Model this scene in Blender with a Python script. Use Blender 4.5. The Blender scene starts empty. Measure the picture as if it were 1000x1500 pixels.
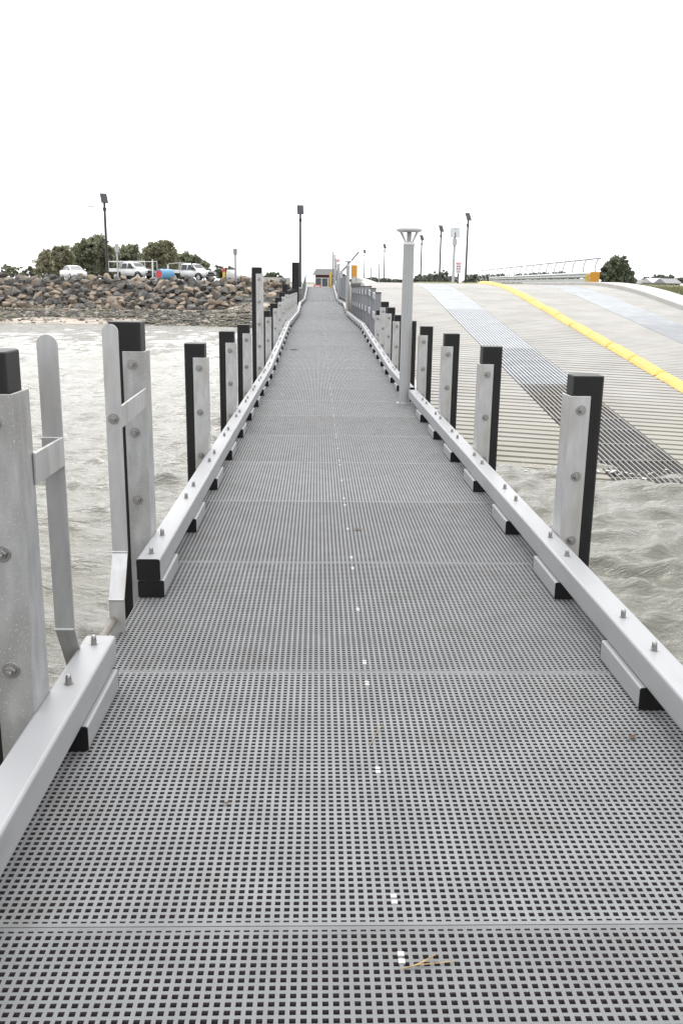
import bpy, bmesh, math, random
import numpy as np
from mathutils import Vector, Matrix
rnd = random.Random(7)
npr = np.random.RandomState(5)
S = bpy.context.scene
COL = S.collection
PI = math.pi

# ------------------------------------------------------------------ camera model
F, CX, CY, HC, ROLL = 1330., 500., 750., 1.65, 0.014
def _rc(px, py): return Vector(((px-CX)/F, -(py-CY)/F, -1.0))
_fw = _rc(465, 420).normalized()
_up = _rc(565, 420+100*ROLL).cross(_fw).normalized()
if _up.y < 0: _up = -_up
_rt = _fw.cross(_up)
RC = Matrix((_rt, _fw, _up))
def at(px, py, Y):
    """world point at distance Y (metres along the jetty) seen at pixel px,py of the photo"""
    r = RC @ _rc(px, py)
    return Vector((0, 0, HC)) + r*(Y/r.y)
cam = bpy.data.cameras.new("camera"); camo = bpy.data.objects.new("camera", cam); COL.objects.link(camo)
M = RC.to_4x4(); M.translation = Vector((0, 0, HC)); camo.matrix_world = M
cam.sensor_fit = 'HORIZONTAL'; cam.sensor_width = 36; cam.lens = F/1000*36
cam.clip_start = 0.05; cam.clip_end = 6000
S.camera = camo

# ------------------------------------------------------------------ materials
MATS = {}
ALB = .70          # paint and stone values below were chosen for a one stop darker exposure
def K(c): return tuple(x*ALB for x in c)
def mat(name, col, rough=.6, metal=0., var=0., vscale=5., bump=0., bscale=40., col2=None, coord='Object', spec=.5, stretch=None, detail=4):
    if name in MATS: return MATS[name]
    col = K(col); col2 = K(col2) if col2 else None
    m = bpy.data.materials.new(name); m.use_nodes = True
    nt = m.node_tree; b = nt.nodes['Principled BSDF']
    b.inputs['Base Color'].default_value = (*col, 1); b.inputs['Roughness'].default_value = rough
    b.inputs['Metallic'].default_value = metal; b.inputs['Specular IOR Level'].default_value = spec
    tc = nt.nodes.new('ShaderNodeTexCoord'); src = tc.outputs[coord] if coord != 'World' else None
    if coord == 'World':
        g = nt.nodes.new('ShaderNodeNewGeometry'); src = g.outputs['Position']
    if stretch:
        mp = nt.nodes.new('ShaderNodeMapping'); mp.inputs['Scale'].default_value = stretch
        nt.links.new(src, mp.inputs['Vector']); src = mp.outputs[0]
    if var > 0 or col2:
        n = nt.nodes.new('ShaderNodeTexNoise'); n.inputs['Scale'].default_value = vscale; n.inputs['Detail'].default_value = detail
        nt.links.new(src, n.inputs['Vector'])
        r = nt.nodes.new('ShaderNodeValToRGB')
        c2 = col2 or tuple(min(1, c*(1+var)) for c in col)
        c1 = col if col2 else tuple(c*(1-var) for c in col)
        r.color_ramp.elements[0].position = .32; r.color_ramp.elements[1].position = .68
        r.color_ramp.elements[0].color = (*c1, 1); r.color_ramp.elements[1].color = (*c2, 1)
        nt.links.new(n.outputs['Fac'], r.inputs['Fac']); nt.links.new(r.outputs[0], b.inputs['Base Color'])
        if metal < .2:
            pass
    if bump > 0:
        n2 = nt.nodes.new('ShaderNodeTexNoise'); n2.inputs['Scale'].default_value = bscale; n2.inputs['Detail'].default_value = 3
        nt.links.new(src, n2.inputs['Vector'])
        bp = nt.nodes.new('ShaderNodeBump'); bp.inputs['Strength'].default_value = bump; bp.inputs['Distance'].default_value = .01
        nt.links.new(n2.outputs['Fac'], bp.inputs['Height']); nt.links.new(bp.outputs[0], b.inputs['Normal'])
    MATS[name] = m
    return m

def speckled(m, scale, col, lo, hi, stretch=None):
    """scatter small specks (wear) of another colour over a material"""
    nt = m.node_tree; b = nt.nodes['Principled BSDF']
    tc = nt.nodes.new('ShaderNodeTexCoord'); src = tc.outputs['Object']
    if stretch:
        mp = nt.nodes.new('ShaderNodeMapping'); mp.inputs['Scale'].default_value = stretch
        nt.links.new(src, mp.inputs['Vector']); src = mp.outputs[0]
    n = nt.nodes.new('ShaderNodeTexNoise'); n.inputs['Scale'].default_value = scale; n.inputs['Detail'].default_value = 2
    nt.links.new(src, n.inputs['Vector'])
    mr = nt.nodes.new('ShaderNodeMapRange'); mr.inputs['From Min'].default_value = lo; mr.inputs['From Max'].default_value = hi
    nt.links.new(n.outputs['Fac'], mr.inputs['Value'])
    mx = nt.nodes.new('ShaderNodeMix'); mx.data_type = 'RGBA'; mx.inputs['B'].default_value = (*K(col), 1)
    nt.links.new(mr.outputs[0], mx.inputs['Factor'])
    cin = b.inputs['Base Color']
    if cin.links: nt.links.new(cin.links[0].from_socket, mx.inputs['A'])
    else: mx.inputs['A'].default_value = cin.default_value
    nt.links.new(mx.outputs['Result'], cin)
    return m

GRATE = mat('grating_grit', (.26, .269, .274), .85, var=.10, vscale=6, bump=.45, bscale=900, coord='World', detail=8)
speckled(GRATE, 700, (.36, .37, .38), .60, .70)
speckled(GRATE, 3.1, (.20, .19, .17), .60, .85)
speckled(GRATE, .45, (.20, .20, .195), .45, .75)
def panel_tone(m):
    nt = m.node_tree; b = nt.nodes['Principled BSDF']; oi = nt.nodes.new('ShaderNodeObjectInfo')
    mr = nt.nodes.new('ShaderNodeMapRange'); mr.inputs['To Min'].default_value = .90; mr.inputs['To Max'].default_value = 1.07
    nt.links.new(oi.outputs['Random'], mr.inputs['Value'])
    hs = nt.nodes.new('ShaderNodeHueSaturation'); nt.links.new(mr.outputs[0], hs.inputs['Value'])
    l = b.inputs['Base Color'].links[0]; nt.links.new(l.from_socket, hs.inputs['Color']); nt.links.new(hs.outputs[0], b.inputs['Base Color'])
panel_tone(GRATE)
GRATEW = mat('grating_hole_shade', (.075, .060, .064), .8)  # hole walls coloured darker than the bars: painted shade inside the holes
BEAMM = mat('beam_grey_coating', (.35, .355, .365), .42, var=.06, vscale=3, bump=.05, bscale=300, stretch=(1, .25, 1))
speckled(BEAMM, 60, (.40, .40, .40), .72, .78)
speckled(BEAMM, 7, (.30, .30, .305), .55, .8, (1, .3, 1))
ALU = mat('aluminium', (.60, .60, .605), .42, metal=.55, var=.10, vscale=7, bump=.06, bscale=200, stretch=(4, 4, 1))
speckled(ALU, 2.6, (.48, .45, .40), .50, .75, (3, 3, .7))
speckled(ALU, 130, (.62, .62, .62), .72, .76, (1, 1, .5))
ALUOLD = mat('aluminium_worn', (.50, .50, .505), .45, metal=.5, var=.16, vscale=6, bump=.08, bscale=200, stretch=(3, 3, 1))
speckled(ALUOLD, 2.2, (.34, .33, .31), .48, .7, (3, 3, .7))
speckled(ALUOLD, 170, (.75, .75, .75), .635, .68, (1, 1, .6))
RUNGM = mat('rung_metal', (.24, .22, .19), .6, metal=.3, var=.2, vscale=20)
STEEL = mat('stainless', (.42, .41, .40), .3, metal=.9)
BLACK = mat('black_fender', (.010, .010, .011), .5, spec=.3, var=.25, vscale=9, bump=.08, bscale=90)
speckled(BLACK, 26, (.10, .10, .10), .72, .80, (1, 1, .3))
CAPM = mat('black_plastic', (.008, .008, .009), .45, spec=.3)
DARK = mat('dark_frame', (.05, .05, .055), .7)
POLEG = mat('pole_grey', (.47, .475, .48), .45, metal=.2, var=.03, vscale=3)
GREYF = mat('fence_grey', (.24, .25, .27), .55, var=.05, vscale=4)
MESHG = mat('balustrade_grey', (.24, .255, .27), .5)
LENS = mat('lantern_acrylic', (.75, .80, .80), .15)
WHITE = mat('white_paint', (.80, .80, .80), .35)
CLIPM = mat('white_clip', (.56, .545, .55), .6, var=.08, vscale=60)
YEL = mat('yellow_paint', (.66, .455, .08), .65, var=.12, vscale=3)
speckled(YEL, 14, (.50, .40, .19), .60, .72)
speckled(YEL, 5, (.44, .33, .12), .58, .8)
ORANGE = mat('orange_board', (.66, .30, .02), .5)
RED = mat('red_paint', (.55, .05, .05), .5)
BLUE = mat('blue_plastic', (.13, .33, .52), .45)
GLASS = mat('car_glass', (.05, .06, .065), .25, spec=.3)
CARP = mat('car_paint', (.80, .80, .80), .3)
PANEL = mat('solar_panel', (.02, .02, .03), .3)
BLKPOLE = mat('black_pole', (.035, .035, .04), .5)
GALV = mat('galvanised', (.52, .54, .55), .45, metal=.35, var=.06, vscale=4)
TYRE = mat('tyre', (.02, .02, .02), .8)
ROOFM = mat('shelter_roof', (.06, .065, .06), .6, var=.2, vscale=4)
BRICK = mat('brick_band', (.12, .045, .035), .85, var=.25, vscale=8)
DOORM = mat('dark_door', (.075, .085, .10), .4)
TWIG = mat('dry_straw', (.42, .30, .14), .8, var=.2, vscale=30)
LEAFD = mat('dry_leaf', (.10, .06, .035), .8)
CONC = mat('kerb_concrete', (.50, .485, .46), .85, var=.07, vscale=1.2, bump=.2, bscale=30, coord='World')
BARK = mat('bark', (.16, .12, .09), .9, var=.2, vscale=6)

def leafmat(name, a, b):
    m = bpy.data.materials.new(name); m.use_nodes = True; nt = m.node_tree; p = nt.nodes['Principled BSDF']
    p.inputs['Roughness'].default_value = .65; p.inputs['Specular IOR Level'].default_value = .25
    at_ = nt.nodes.new('ShaderNodeAttribute'); at_.attribute_name = 'tint'
    mx = nt.nodes.new('ShaderNodeMix'); mx.data_type = 'RGBA'
    mx.inputs['A'].default_value = (*a, 1); mx.inputs['B'].default_value = (*b, 1)
    nt.links.new(at_.outputs['Fac'], mx.inputs['Factor']); nt.links.new(mx.outputs['Result'], p.inputs['Base Color'])
    tl = nt.nodes.new('ShaderNodeBsdfTranslucent'); nt.links.new(mx.outputs['Result'], tl.inputs['Color'])
    ms = nt.nodes.new('ShaderNodeMixShader'); ms.inputs[0].default_value = .35
    nt.links.new(p.outputs[0], ms.inputs[1]); nt.links.new(tl.outputs[0], ms.inputs[2]); nt.links.new(ms.outputs[0], nt.nodes['Material Output'].inputs[0])
    return m
LEAF1 = leafmat('leaf_olive', (.14, .138, .088), (.34, .325, .215))
LEAF2 = leafmat('leaf_green', (.125, .137, .092), (.31, .32, .21))
LEAF3 = leafmat('leaf_casuarina', (.080, .098, .074), (.23, .25, .17))
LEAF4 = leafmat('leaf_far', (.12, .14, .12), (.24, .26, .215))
GRASSM = leafmat('grass_blades', (.09, .10, .05), (.22, .215, .12))

# ------------------------------------------------------------------ mesh building
class MB:
    def __init__(s): s.v = []; s.f = []; s.m = []; s.sm = []
    def add(s, vs, fs, m=0, smooth=False):
        o = len(s.v); s.v.extend([tuple(v) for v in vs])
        for f in fs: s.f.append(tuple(i+o for i in f)); s.m.append(m); s.sm.append(smooth)
    def box(s, x0, x1, y0, y1, z0, z1, m=0, T=None):
        vs = [Vector((x, y, z)) for z in (z0, z1) for y in (y0, y1) for x in (x0, x1)]
        if T is not None: vs = [T @ v for v in vs]
        s.add(vs, [(0, 2, 3, 1), (4, 5, 7, 6), (0, 1, 5, 4), (2, 6, 7, 3), (0, 4, 6, 2), (1, 3, 7, 5)], m)
    def prism(s, poly, ax, a0, a1, m=0):
        """poly: list of 2-D points; extruded along axis ax (0,1,2) from a0 to a1"""
        n = len(poly)
        def P(p, a):
            q = list(p); q.insert(ax, a); return q
        vs = [P(p, a0) for p in poly] + [P(p, a1) for p in poly]
        s.add(vs, [tuple(range(n))[::-1], tuple(range(n, 2*n))] + [(i, (i+1) % n, n+(i+1) % n, n+i) for i in range(n)], m)
    def tube(s, p0, p1, r0, r1=None, n=12, m=0, caps=True, smooth=True):
        r1 = r0 if r1 is None else r1
        p0 = Vector(p0); p1 = Vector(p1); d = (p1-p0).normalized()
        a = d.orthogonal().normalized(); b = d.cross(a)
        vs = []
        for p, r in ((p0, r0), (p1, r1)):
            for i in range(n):
                t = 2*PI*i/n; vs.append(p+a*(r*math.cos(t))+b*(r*math.sin(t)))
        s.add(vs, [(i, (i+1) % n, n+(i+1) % n, n+i) for i in range(n)], m, smooth)
        if caps:
            s.add(vs[:n], [tuple(range(n))[::-1]], m); s.add(vs[n:], [tuple(range(n))], m)
    def lathe(s, prof, c=(0, 0, 0), n=24, m=0, smooth=True):
        vs = []
        for r, z in prof:
            for i in range(n):
                t = 2*PI*i/n; vs.append((c[0]+r*math.cos(t), c[1]+r*math.sin(t), c[2]+z))
        fs = []
        for k in range(len(prof)-1):
            for i in range(n): fs.append((k*n+i, k*n+(i+1) % n, (k+1)*n+(i+1) % n, (k+1)*n+i))
        s.add(vs, fs, m, smooth)
        s.add(vs[:n], [tuple(range(n))[::-1]], m); s.add(vs[-n:], [tuple(range(n))], m)
    def build(s, name, mats, parent=None, bevel=0, seg=2):
        me = bpy.data.meshes.new(name); me.from_pydata(s.v, [], s.f); me.validate()
        if not isinstance(mats, (list, tuple)): mats = [mats]
        for m in mats: me.materials.append(m)
        if len(me.polygons) == len(s.m):
            me.polygons.foreach_set('material_index', s.m); me.polygons.foreach_set('use_smooth', s.sm)
        me.update()
        return link(name, me, parent, bevel, seg)

def link(name, me, parent=None, bevel=0, seg=2):
    o = bpy.data.objects.new(name, me); COL.objects.link(o)
    if parent is not None: o.parent = parent
    if bevel:
        b = o.modifiers.new('bevel', 'BEVEL'); b.width = bevel; b.segments = seg; b.limit_method = 'ANGLE'; b.angle_limit = math.radians(40)
    return o
def npmesh(name, v, f, mats, parent=None, smooth=False, midx=None, attr=None):
    me = bpy.data.meshes.new(name)
    v = np.asarray(v, np.float32); f = np.asarray(f, np.int32); k = f.shape[1]
    me.vertices.add(len(v)); me.vertices.foreach_set('co', v.ravel())
    me.loops.add(f.size); me.loops.foreach_set('vertex_index', f.ravel())
    me.polygons.add(len(f)); me.polygons.foreach_set('loop_start', np.arange(0, f.size, k, dtype=np.int32))
    me.polygons.foreach_set('loop_total', np.full(len(f), k, np.int32))
    if not isinstance(mats, (list, tuple)): mats = [mats]
    for m in mats: me.materials.append(m)
    if midx is not None: me.polygons.foreach_set('material_index', np.asarray(midx, np.int32))
    me.polygons.foreach_set('use_smooth', np.full(len(f), smooth))
    if attr is not None:
        a = me.attributes.new('tint', 'FLOAT', 'POINT'); a.data.foreach_set('value', np.asarray(attr, np.float32))
    me.update(calc_edges=True); me.validate()
    return link(name, me, parent)
def empty(name, loc=(0, 0, 0), rot=(0, 0, 0)):
    o = bpy.data.objects.new(name, None); o.empty_display_size = .2; COL.objects.link(o); o.location = loc; o.rotation_euler = rot; return o
def tag(o, label=None, cat=None, group=None, kind=None):
    if label: o['label'] = label
    if cat: o['category'] = cat
    if group: o['group'] = group
    if kind: o['kind'] = kind
    return o
def kids(o): return KID.get(o.name, [])
def copy_tree(o, parent=None):
    c = o.copy(); COL.objects.link(c)
    if parent is not None: c.parent = parent
    for ch in list(o.children): copy_tree(ch, c)
    return c
ORD = ['first', 'second', 'third', 'fourth', 'fifth', 'sixth', 'seventh', 'eighth', 'ninth', 'tenth', 'eleventh', 'twelfth',
       'thirteenth', 'fourteenth', 'fifteenth', 'sixteenth']

# ------------------------------------------------------------------ jetty profile
XL, XR = -.955, 1.451
SEAM0, PITCH = 2.08, 1.642
def seam(k): return SEAM0+PITCH*k
PK = [(-3, 0), (9, 0), (16, .375), (25, .355), (28, .67), (38, .66), (48, 1.62), (60, 1.62)]
PROF = [(seam(k), z) for k, z in PK]
def dz(Y):
    if Y <= PROF[0][0]: return 0.
    for (a, za), (b, zb) in zip(PROF, PROF[1:]):
        if Y <= b: return za+(zb-za)*(Y-a)/(b-a)
    return PROF[-1][1]

# ---- grating panel mesh (real square holes)
def grating_mesh():
    c = .0256; h = .0150; L = 64*c; nx = 94
    xs = [XL]
    for i in range(nx):
        x = XL+i*c+(c-h)/2; xs += [x, x+h]
    xs.append(XR)
    ys = [0]; y = .013; ys += [y, y+.007]; y += .007
    y += (c-h)
    for j in range(62):
        ys += [y, y+h]; y += c
    y = ys[-1]+(c-h); ys += [y, y+.007]; ys.append(max(ys[-1]+.013, L))
    xs = np.array(xs); ys = np.array(ys)
    X, Y = np.meshgrid(xs, ys); NX = len(xs); NY = len(ys)
    top = np.stack([X, Y, np.zeros_like(X)], -1).reshape(-1, 3)
    # the moulded bars widen downwards a little: holes taper
    tx = np.zeros(NX); tx[1:-1:2] = .0012; tx[2:-1:2] = -.0012
    ty = np.zeros(NY); ty[1:-1:2] = .0012; ty[2:-1:2] = -.0012
    bot = np.stack([X+tx[None, :], Y+ty[:, None], np.full_like(X, -.038)], -1).reshape(-1, 3)
    v = np.concatenate([top, bot]); N = NX*NY
    I, J = np.meshgrid(np.arange(NX-1), np.arange(NY-1)); I = I.ravel(); J = J.ravel()
    hole = ((I % 2) == 1) & ((J % 2) == 1)
    a = J*NX+I
    A = a[~hole]; f = [np.stack([A, A+1, A+1+NX, A+NX], 1)]
    Hh = a[hole]
    for p, q in ((0, 1), (1, 1+NX), (1+NX, NX), (NX, 0)):
        f.append(np.stack([Hh+q, Hh+p, Hh+p+N, Hh+q+N], 1))
    # outer edges
    b = np.arange(NX-1); f.append(np.stack([b+1, b, b+N, b+1+N], 1)[:, ::-1])
    b = np.arange(NX-1)+NX*(NY-1); f.append(np.stack([b+1, b, b+N, b+1+N], 1))
    b = np.arange(NY-1)*NX; f.append(np.stack([b, b+NX, b+NX+N, b+N], 1))
    b = np.arange(NY-1)*NX+NX-1; f.append(np.stack([b, b+NX, b+NX+N, b+N], 1)[:, ::-1])
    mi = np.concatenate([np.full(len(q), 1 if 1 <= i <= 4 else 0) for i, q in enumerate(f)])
    return v, np.concatenate(f), mi
gv, gf, gmi = grating_mesh()
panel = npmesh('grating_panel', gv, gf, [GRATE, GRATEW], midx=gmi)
cm = MB()
for d in (0, .0256*1.0):
    cm.box(.2165, .2315, -.014+d, .001+d, -.001, .0025)
# three pairs of white clip tabs: one centred on each end of the panel and one mid-way
clips = []
for y in (.105, .80, 1.52):
    o = MB()
    for d in (-.0128, .0128):
        o.box(.2155, .2325, y+d-.0075, y+d+.0075, -.004, .0022)
    clips.append(o.build('fixing_clip', CLIPM, panel))
GRP = 'grating panels of the jetty deck'
def panel_label(k):
    near = {-1: 'grating deck panel along the bottom photo edge, straw twig and clips on it',
            0: 'grey grating deck panel between the two lowest seams, beside the near left kerb beam',
            1: 'grey grating deck panel at the ladder opening between the two left kerb beams',
            2: 'grey grating deck panel just past the ladder, at the capped beam end'}
    if k in near: return near[k]
    if k < 7: return 'grey grating panel on the flat deck, %s beyond the ladder opening' % ORD[k-2]
    if k < 9: return 'grey grating deck panel at the foot of the nearest light post'
    if k < 16: return 'grey grating deck panel on the first gentle slope past the nearest light post'
    if k < 25: return 'grey grating deck panel on the level landing beside the grey slatted guard fence'
    if k < 28: return 'grey grating deck panel on the short middle slope beside the second light post'
    if k < 38: return 'pale grating deck panel on the upper landing near the third light post'
    return 'pale grating deck panel on the last slope up to the shelter'
for k in range(-2, 48):
    o = panel if k == -2 else copy_tree(panel)
    y0, y1 = seam(k), seam(k+1); z0, z1 = dz(y0), dz(y1)
    o.location = (0, y0, z0); o.rotation_euler = (math.atan2(z1-z0, y1-y0), 0, 0)
    tag(o, panel_label(k) if k > -2 else 'grey grating deck panel under the photographer, below the photo edge', 'deck panel', GRP)

# ---- frame below the deck
fr = MB()
for (a, za), (b, zb) in zip(PROF, PROF[1:]):
    for x0, x1 in ((XL+.02, XL+.10), (.2, .28), (XR-.10, XR-.02)):
        vs = [(x, y, z+d) for y, z in ((a, za), (b, zb)) for d in (-.20, -.041) for x in (x0, x1)]
        fr.add(vs, [(0, 2, 3, 1), (4, 5, 7, 6), (0, 1, 5, 4), (2, 6, 7, 3), (0, 4, 6, 2), (1, 3, 7, 5)])
for k in range(-2, 49):
    y = seam(k); z = dz(y)
    fr.box(XL+.105, .195, y-.03, y+.03, z-.17, z-.043); fr.box(.285, XR-.105, y-.03, y+.03, z-.17, z-.043)
fro = fr.build('deck_frame', DARK)
tag(fro, 'dark steel frame that carries the grating deck of the jetty', 'frame')
# pontoon floats below, dark
fl = MB()
for k in range(-3, 9):
    y = seam(k); fl.box(XL+.06, XR-.06, y+.12, y+1.5, -1.25, -.215)
flo = fl.build('pontoon_float', DARK, fro, .04)

# ---- kerb beams with spacer blocks and bolts
def rrect(w, h, r, n=3):
    pts = []
    for cx, cz, a0 in ((w/2-r, h/2-r, 0), (-w/2+r, h/2-r, PI/2), (-w/2+r, -h/2+r, PI), (w/2-r, -h/2+r, 1.5*PI)):
        for i in range(n+1):
            t = a0+PI/2*i/n; pts.append((cx+r*math.cos(t), cz+r*math.sin(t)))
    return pts
def beam_mesh(xc, ys, zoff, w=.126, h=.122, r=.013, inset=.0):
    mb = MB(); sec = rrect(w, h, r); n = len(sec); vs = []
    for y in ys:
        for x, z in sec: vs.append((xc+x, y, dz(y)+zoff+z))
    fs = []
    for k in range(len(ys)-1):
        for i in range(n): fs.append((k*n+i, (k+1)*n+i, (k+1)*n+(i+1) % n, k*n+(i+1) % n))
    mb.add(vs, fs, 0, False)
    return mb
def cap_mesh(w, h, r, t=.006):
    mb = MB(); mb.prism(rrect(w, h, r), 1, 0, t); return mb
def bolt_mesh():
    mb = MB()
    mb.lathe([(.017, 0), (.017, .003)], n=16)
    mb.lathe([(.0125, .003), (.0125, .017)], n=6, smooth=False)
    mb.lathe([(.0105, .017), (.0112, .022), (.0105, .024), (.0112, .027), (.0105, .029), (.010, .034), (.0075, .039), (.002, .0405)], n=12)
    return mb
_p = MB()
_p.lathe([(.027, 0), (.027, .003), (.0255, .0045)], n=22)
_p.lathe([(.0175, .005), (.0175, .019), (.0165, .0205)], n=6, smooth=False)
_p.lathe([(.0105, .021), (.0105, .036), (.009, .039)], n=14)
_q = _p.build('bolt', STEEL); PBOLT = _q.data; bpy.data.objects.remove(_q)
_b = bolt_mesh().build('bolt', STEEL); BOLT = _b.data; bpy.data.objects.remove(_b)
def flip(mb): mb.f = [f[::-1] for f in mb.f]
def block_template(side):
    """side -1 left, +1 right; local origin at near end on the deck, inner face at x=0 going outwards"""
    pass
BLK_W, BLK_H, BLK_L = .140, .094, .525
def make_block(parent, x, y, inner_sign):
    o = blk_src.copy(); COL.objects.link(o); o.parent = parent
    ym = y+BLK_L/2; o.location = (x, y, dz(y)+.003); o.rotation_euler = (math.atan2(dz(y+BLK_L)-dz(y), BLK_L), 0, 0)
    for ch in blk_src.children:
        c = ch.copy(); COL.objects.link(c); c.parent = o
    return o
bm_ = MB(); sec = rrect(BLK_W, BLK_H, .008)
bm_.prism([(x, z+BLK_H/2) for x, z in sec], 1, .007, BLK_L-.007)
blk_src = bm_.build('spacer_block', BEAMM)
for yy in (0, BLK_L-.0065):
    c_ = MB(); c_.prism([(x*1.004, z*1.004+BLK_H/2) for x, z in sec], 1, yy, yy+.0065); c_.build('end_cap', CAPM, blk_src)
LX, RX = -.818-BLK_W/2, 1.311+BLK_W/2
def kerb(side, y0, y1, label, blocks, cap0=True, cap1=True, step=None):
    xc = (-.835-.0625) if side < 0 else (1.33+.0625)
    ys = [y0]+[p for p, _ in PROF if y0 < p < y1]+[y1]
    zo = BLK_H+.005+.061
    mb = beam_mesh(xc, ys, zo)
    o = mb.build('kerb_beam', BEAMM)
    tag(o, label, 'kerb beam', 'grey kerb beams along the deck edges')
    for y, on in ((y0-.0005, cap0), (y1-.0055, cap1)):
        if on:
            c = cap_mesh(.1225, .1185, .011).build('end_cap', CAPM, o); c.location = (xc, y, dz(y)+zo)
    for b in blocks:
        make_block(o, LX if side < 0 else RX, b, side)
        for d in (.10, .485):
            y = b+d
            if y0+.03 < y < y1-.03:
                t = bpy.data.objects.new('bolt', BOLT); COL.objects.link(t); t.parent = o
                t.location = (xc+(rnd.random()-.5)*.012, y, dz(y)+zo+.0605); t.rotation_euler = (0, 0, rnd.random()*6)
    return o
BP = 1.345
kerb(-1, -1.0, 3.585, 'near left grey kerb beam that ends at the ladder opening, two bolts on its end', [-.10, 1.26, 3.01])
kerb(-1, 4.685, 29.6, 'long left grey kerb beam with black square capped end facing the camera past the ladder', [4.69+BP*i for i in range(18)])
kerb(-1, 29.75, 47.9, 'left grey kerb beam along the middle landing of the jetty', [29.9+BP*i for i in range(13)])
kerb(-1, 48.05, 80.6, 'farthest left grey kerb beam running up to the shelter', [48.3+BP*i for i in range(24)])
kerb(1, -1.0, 13.17, 'near right grey kerb beam running out of the photo, ending at the tall light post', [.66, 2.0]+[3.345+BP*i for i in range(7)])
kerb(1, 13.50, 43.0, 'right grey kerb beam beyond the tall light post, bending up past the guard fence', [13.6+BP*i for i in range(22)])
kerb(1, 44.2, 61.2, 'right grey kerb beam between the second and third light posts', [44.4+BP*i for i in range(12)])
kerb(1, 62.0, 80.6, 'farthest right grey kerb beam beside the mesh balustrade', [62.3+BP*i for i in range(13)])
for ch in list(blk_src.children): bpy.data.objects.remove(ch)
bpy.data.objects.remove(blk_src)

# ---- piles: black square post with aluminium angle bolted on its inner front corner
def pile(side, y, ztop, zang, label, worn=False, w=.178, nb=4, bz=None, angle=True):
    x0 = 1.468 if side > 0 else -.968
    s = side
    root = empty('pile', (x0, y, -1.0))
    tag(root, label, 'pile', 'black piles with aluminium brackets along the jetty')
    p = MB(); wp = w; sec = rrect(wp, wp, .028, 5)
    p.prism([(s*(a+wp/2+.008), b+wp/2) for a, b in sec], 2, -1.6, ztop+1.0)
    if s < 0: pass
    po = p.build('post', BLACK, root, .006, 2)
    if not angle: return root
    a = MB(); t = .009
    # L section: along the inner side face and over part of the front face, 2 mm proud
    poly = [(-s*.003, w-.01), (-s*(.003+t), w-.01), (-s*(.003+t), -.003-t), (s*.108, -.003-t), (s*.108, -.003), (-s*.003, -.003)]
    a.prism(poly, 2, -1.2, zang+1.0)
    am = ALUOLD if worn else ALU
    ao = a.build('angle_bracket', am, root, .002, 1)
    z = zang-.09
    for i in range(nb):
        b = bpy.data.objects.new('bolt', PBOLT); COL.objects.link(b); b.parent = ao
        zz = (bz[i] if bz else z-.385*i)
        b.location = (s*.055, -.003-t+.001, zz+1.0); b.rotation_euler = (PI/2, rnd.random(), 0)
        k = 1.08; b.scale = (k, k, k)
    return root
PL = [(2.885, 1.44, 1.31), (5.12, 1.45, 1.29), (8.0, 1.16, 1.04), (10.85, 1.13, 1.0), (13.35, 1.11, .985), (16.4, 1.97, 1.86),
      (19.2, 1.16, 1.03), (22.6, 1.25, 1.13), (25.4, 1.36, 1.24), (27.9, 1.48, 1.355), (30.6, 1.72, 1.40), (33.4, 1.50, 1.37), (36.2, 1.50, 1.37), (39.2, 1.52, 1.38), (44.0, 1.52, 1.38)]
LLAB = ['nearest left pile at the photo edge, speckled bracket with a ladder arm',
        'left pile just past the ladder, worn bracket with four bolts and a ladder arm',
        'first short left pile beyond the ladder, standing clear against the water',
        'second short left pile beyond the ladder',
        'third short left pile beyond the ladder, just before the tall one',
        'tall left pile that rises above the rock wall to the skyline',
        'short left pile right behind the tall one',
        'second left pile behind the tall one, in front of the rocks',
        'third left pile behind the tall one, in front of the rocks',
        'fourth left pile behind the tall one, its black top against the rocks',
        'dark topped left pile standing highest in the far left cluster',
        'far left pile beyond the dark topped one, on the landing', 'far left pile on the landing, second beyond the dark topped one',
        'far left pile on the landing, before the dark channel post', 'far left pile right in front of the dark channel post']
for i, (y, zt, za) in enumerate(PL):
    pile(-1, y, zt, za, LLAB[i], worn=i < 2, bz=[1.22, .79, .38, -.03] if i == 0 else ([1.22, .84, .45, .07] if i == 1 else None), nb=5 if i == 5 else 4)
PR = [(5.2, 1.175, 1.06), (8.15, 1.155, 1.0), (10.65, 1.145, 1.0), (13.15, 1.125, 1.0), (15.4, 1.12, .99), (17.7, 1.15, 1.03), (19.7, 1.25, 1.12), (21.5, 1.34, 1.21), (23.3, 1.10, .98)]
RLAB = ['right pile nearest the camera, rising from the water beside the grating strip of the ramp',
        'second right pile from the camera, beside the near right beam',
        'third right pile from the camera, just right of the light post',
        'fourth right pile from the camera, its bracket close behind the light post',
        'right pile half hidden behind the tall light post',
        'first right pile seen to the left of the light post', 'second right pile to the left of the light post',
        'third right pile left of the light post, next to the grey fence', 'right pile hidden behind the first post of the grey fence']
for i, (y, zt, za) in enumerate(PR):
    pile(1, y, zt, za, RLAB[i], bz=[.98, .59, .2, -.2] if i == 0 else None)
# dark channel post, tall, far left
cp = MB(); q = at(432.5, 384, 51.5)
zt = q.z
cp.prism([(-.19, 0), (.19, 0), (.19, .3), (.13, .3), (.13, .07), (-.13, .07), (-.13, .3), (-.19, .3)], 2, -1.5, zt)
cpo = cp.build('channel_post', BLACK); cpo.location = (q.x, q.y, 0)
tag(cpo, 'tall black channel shaped guide post above the far left piles', 'post')

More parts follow.
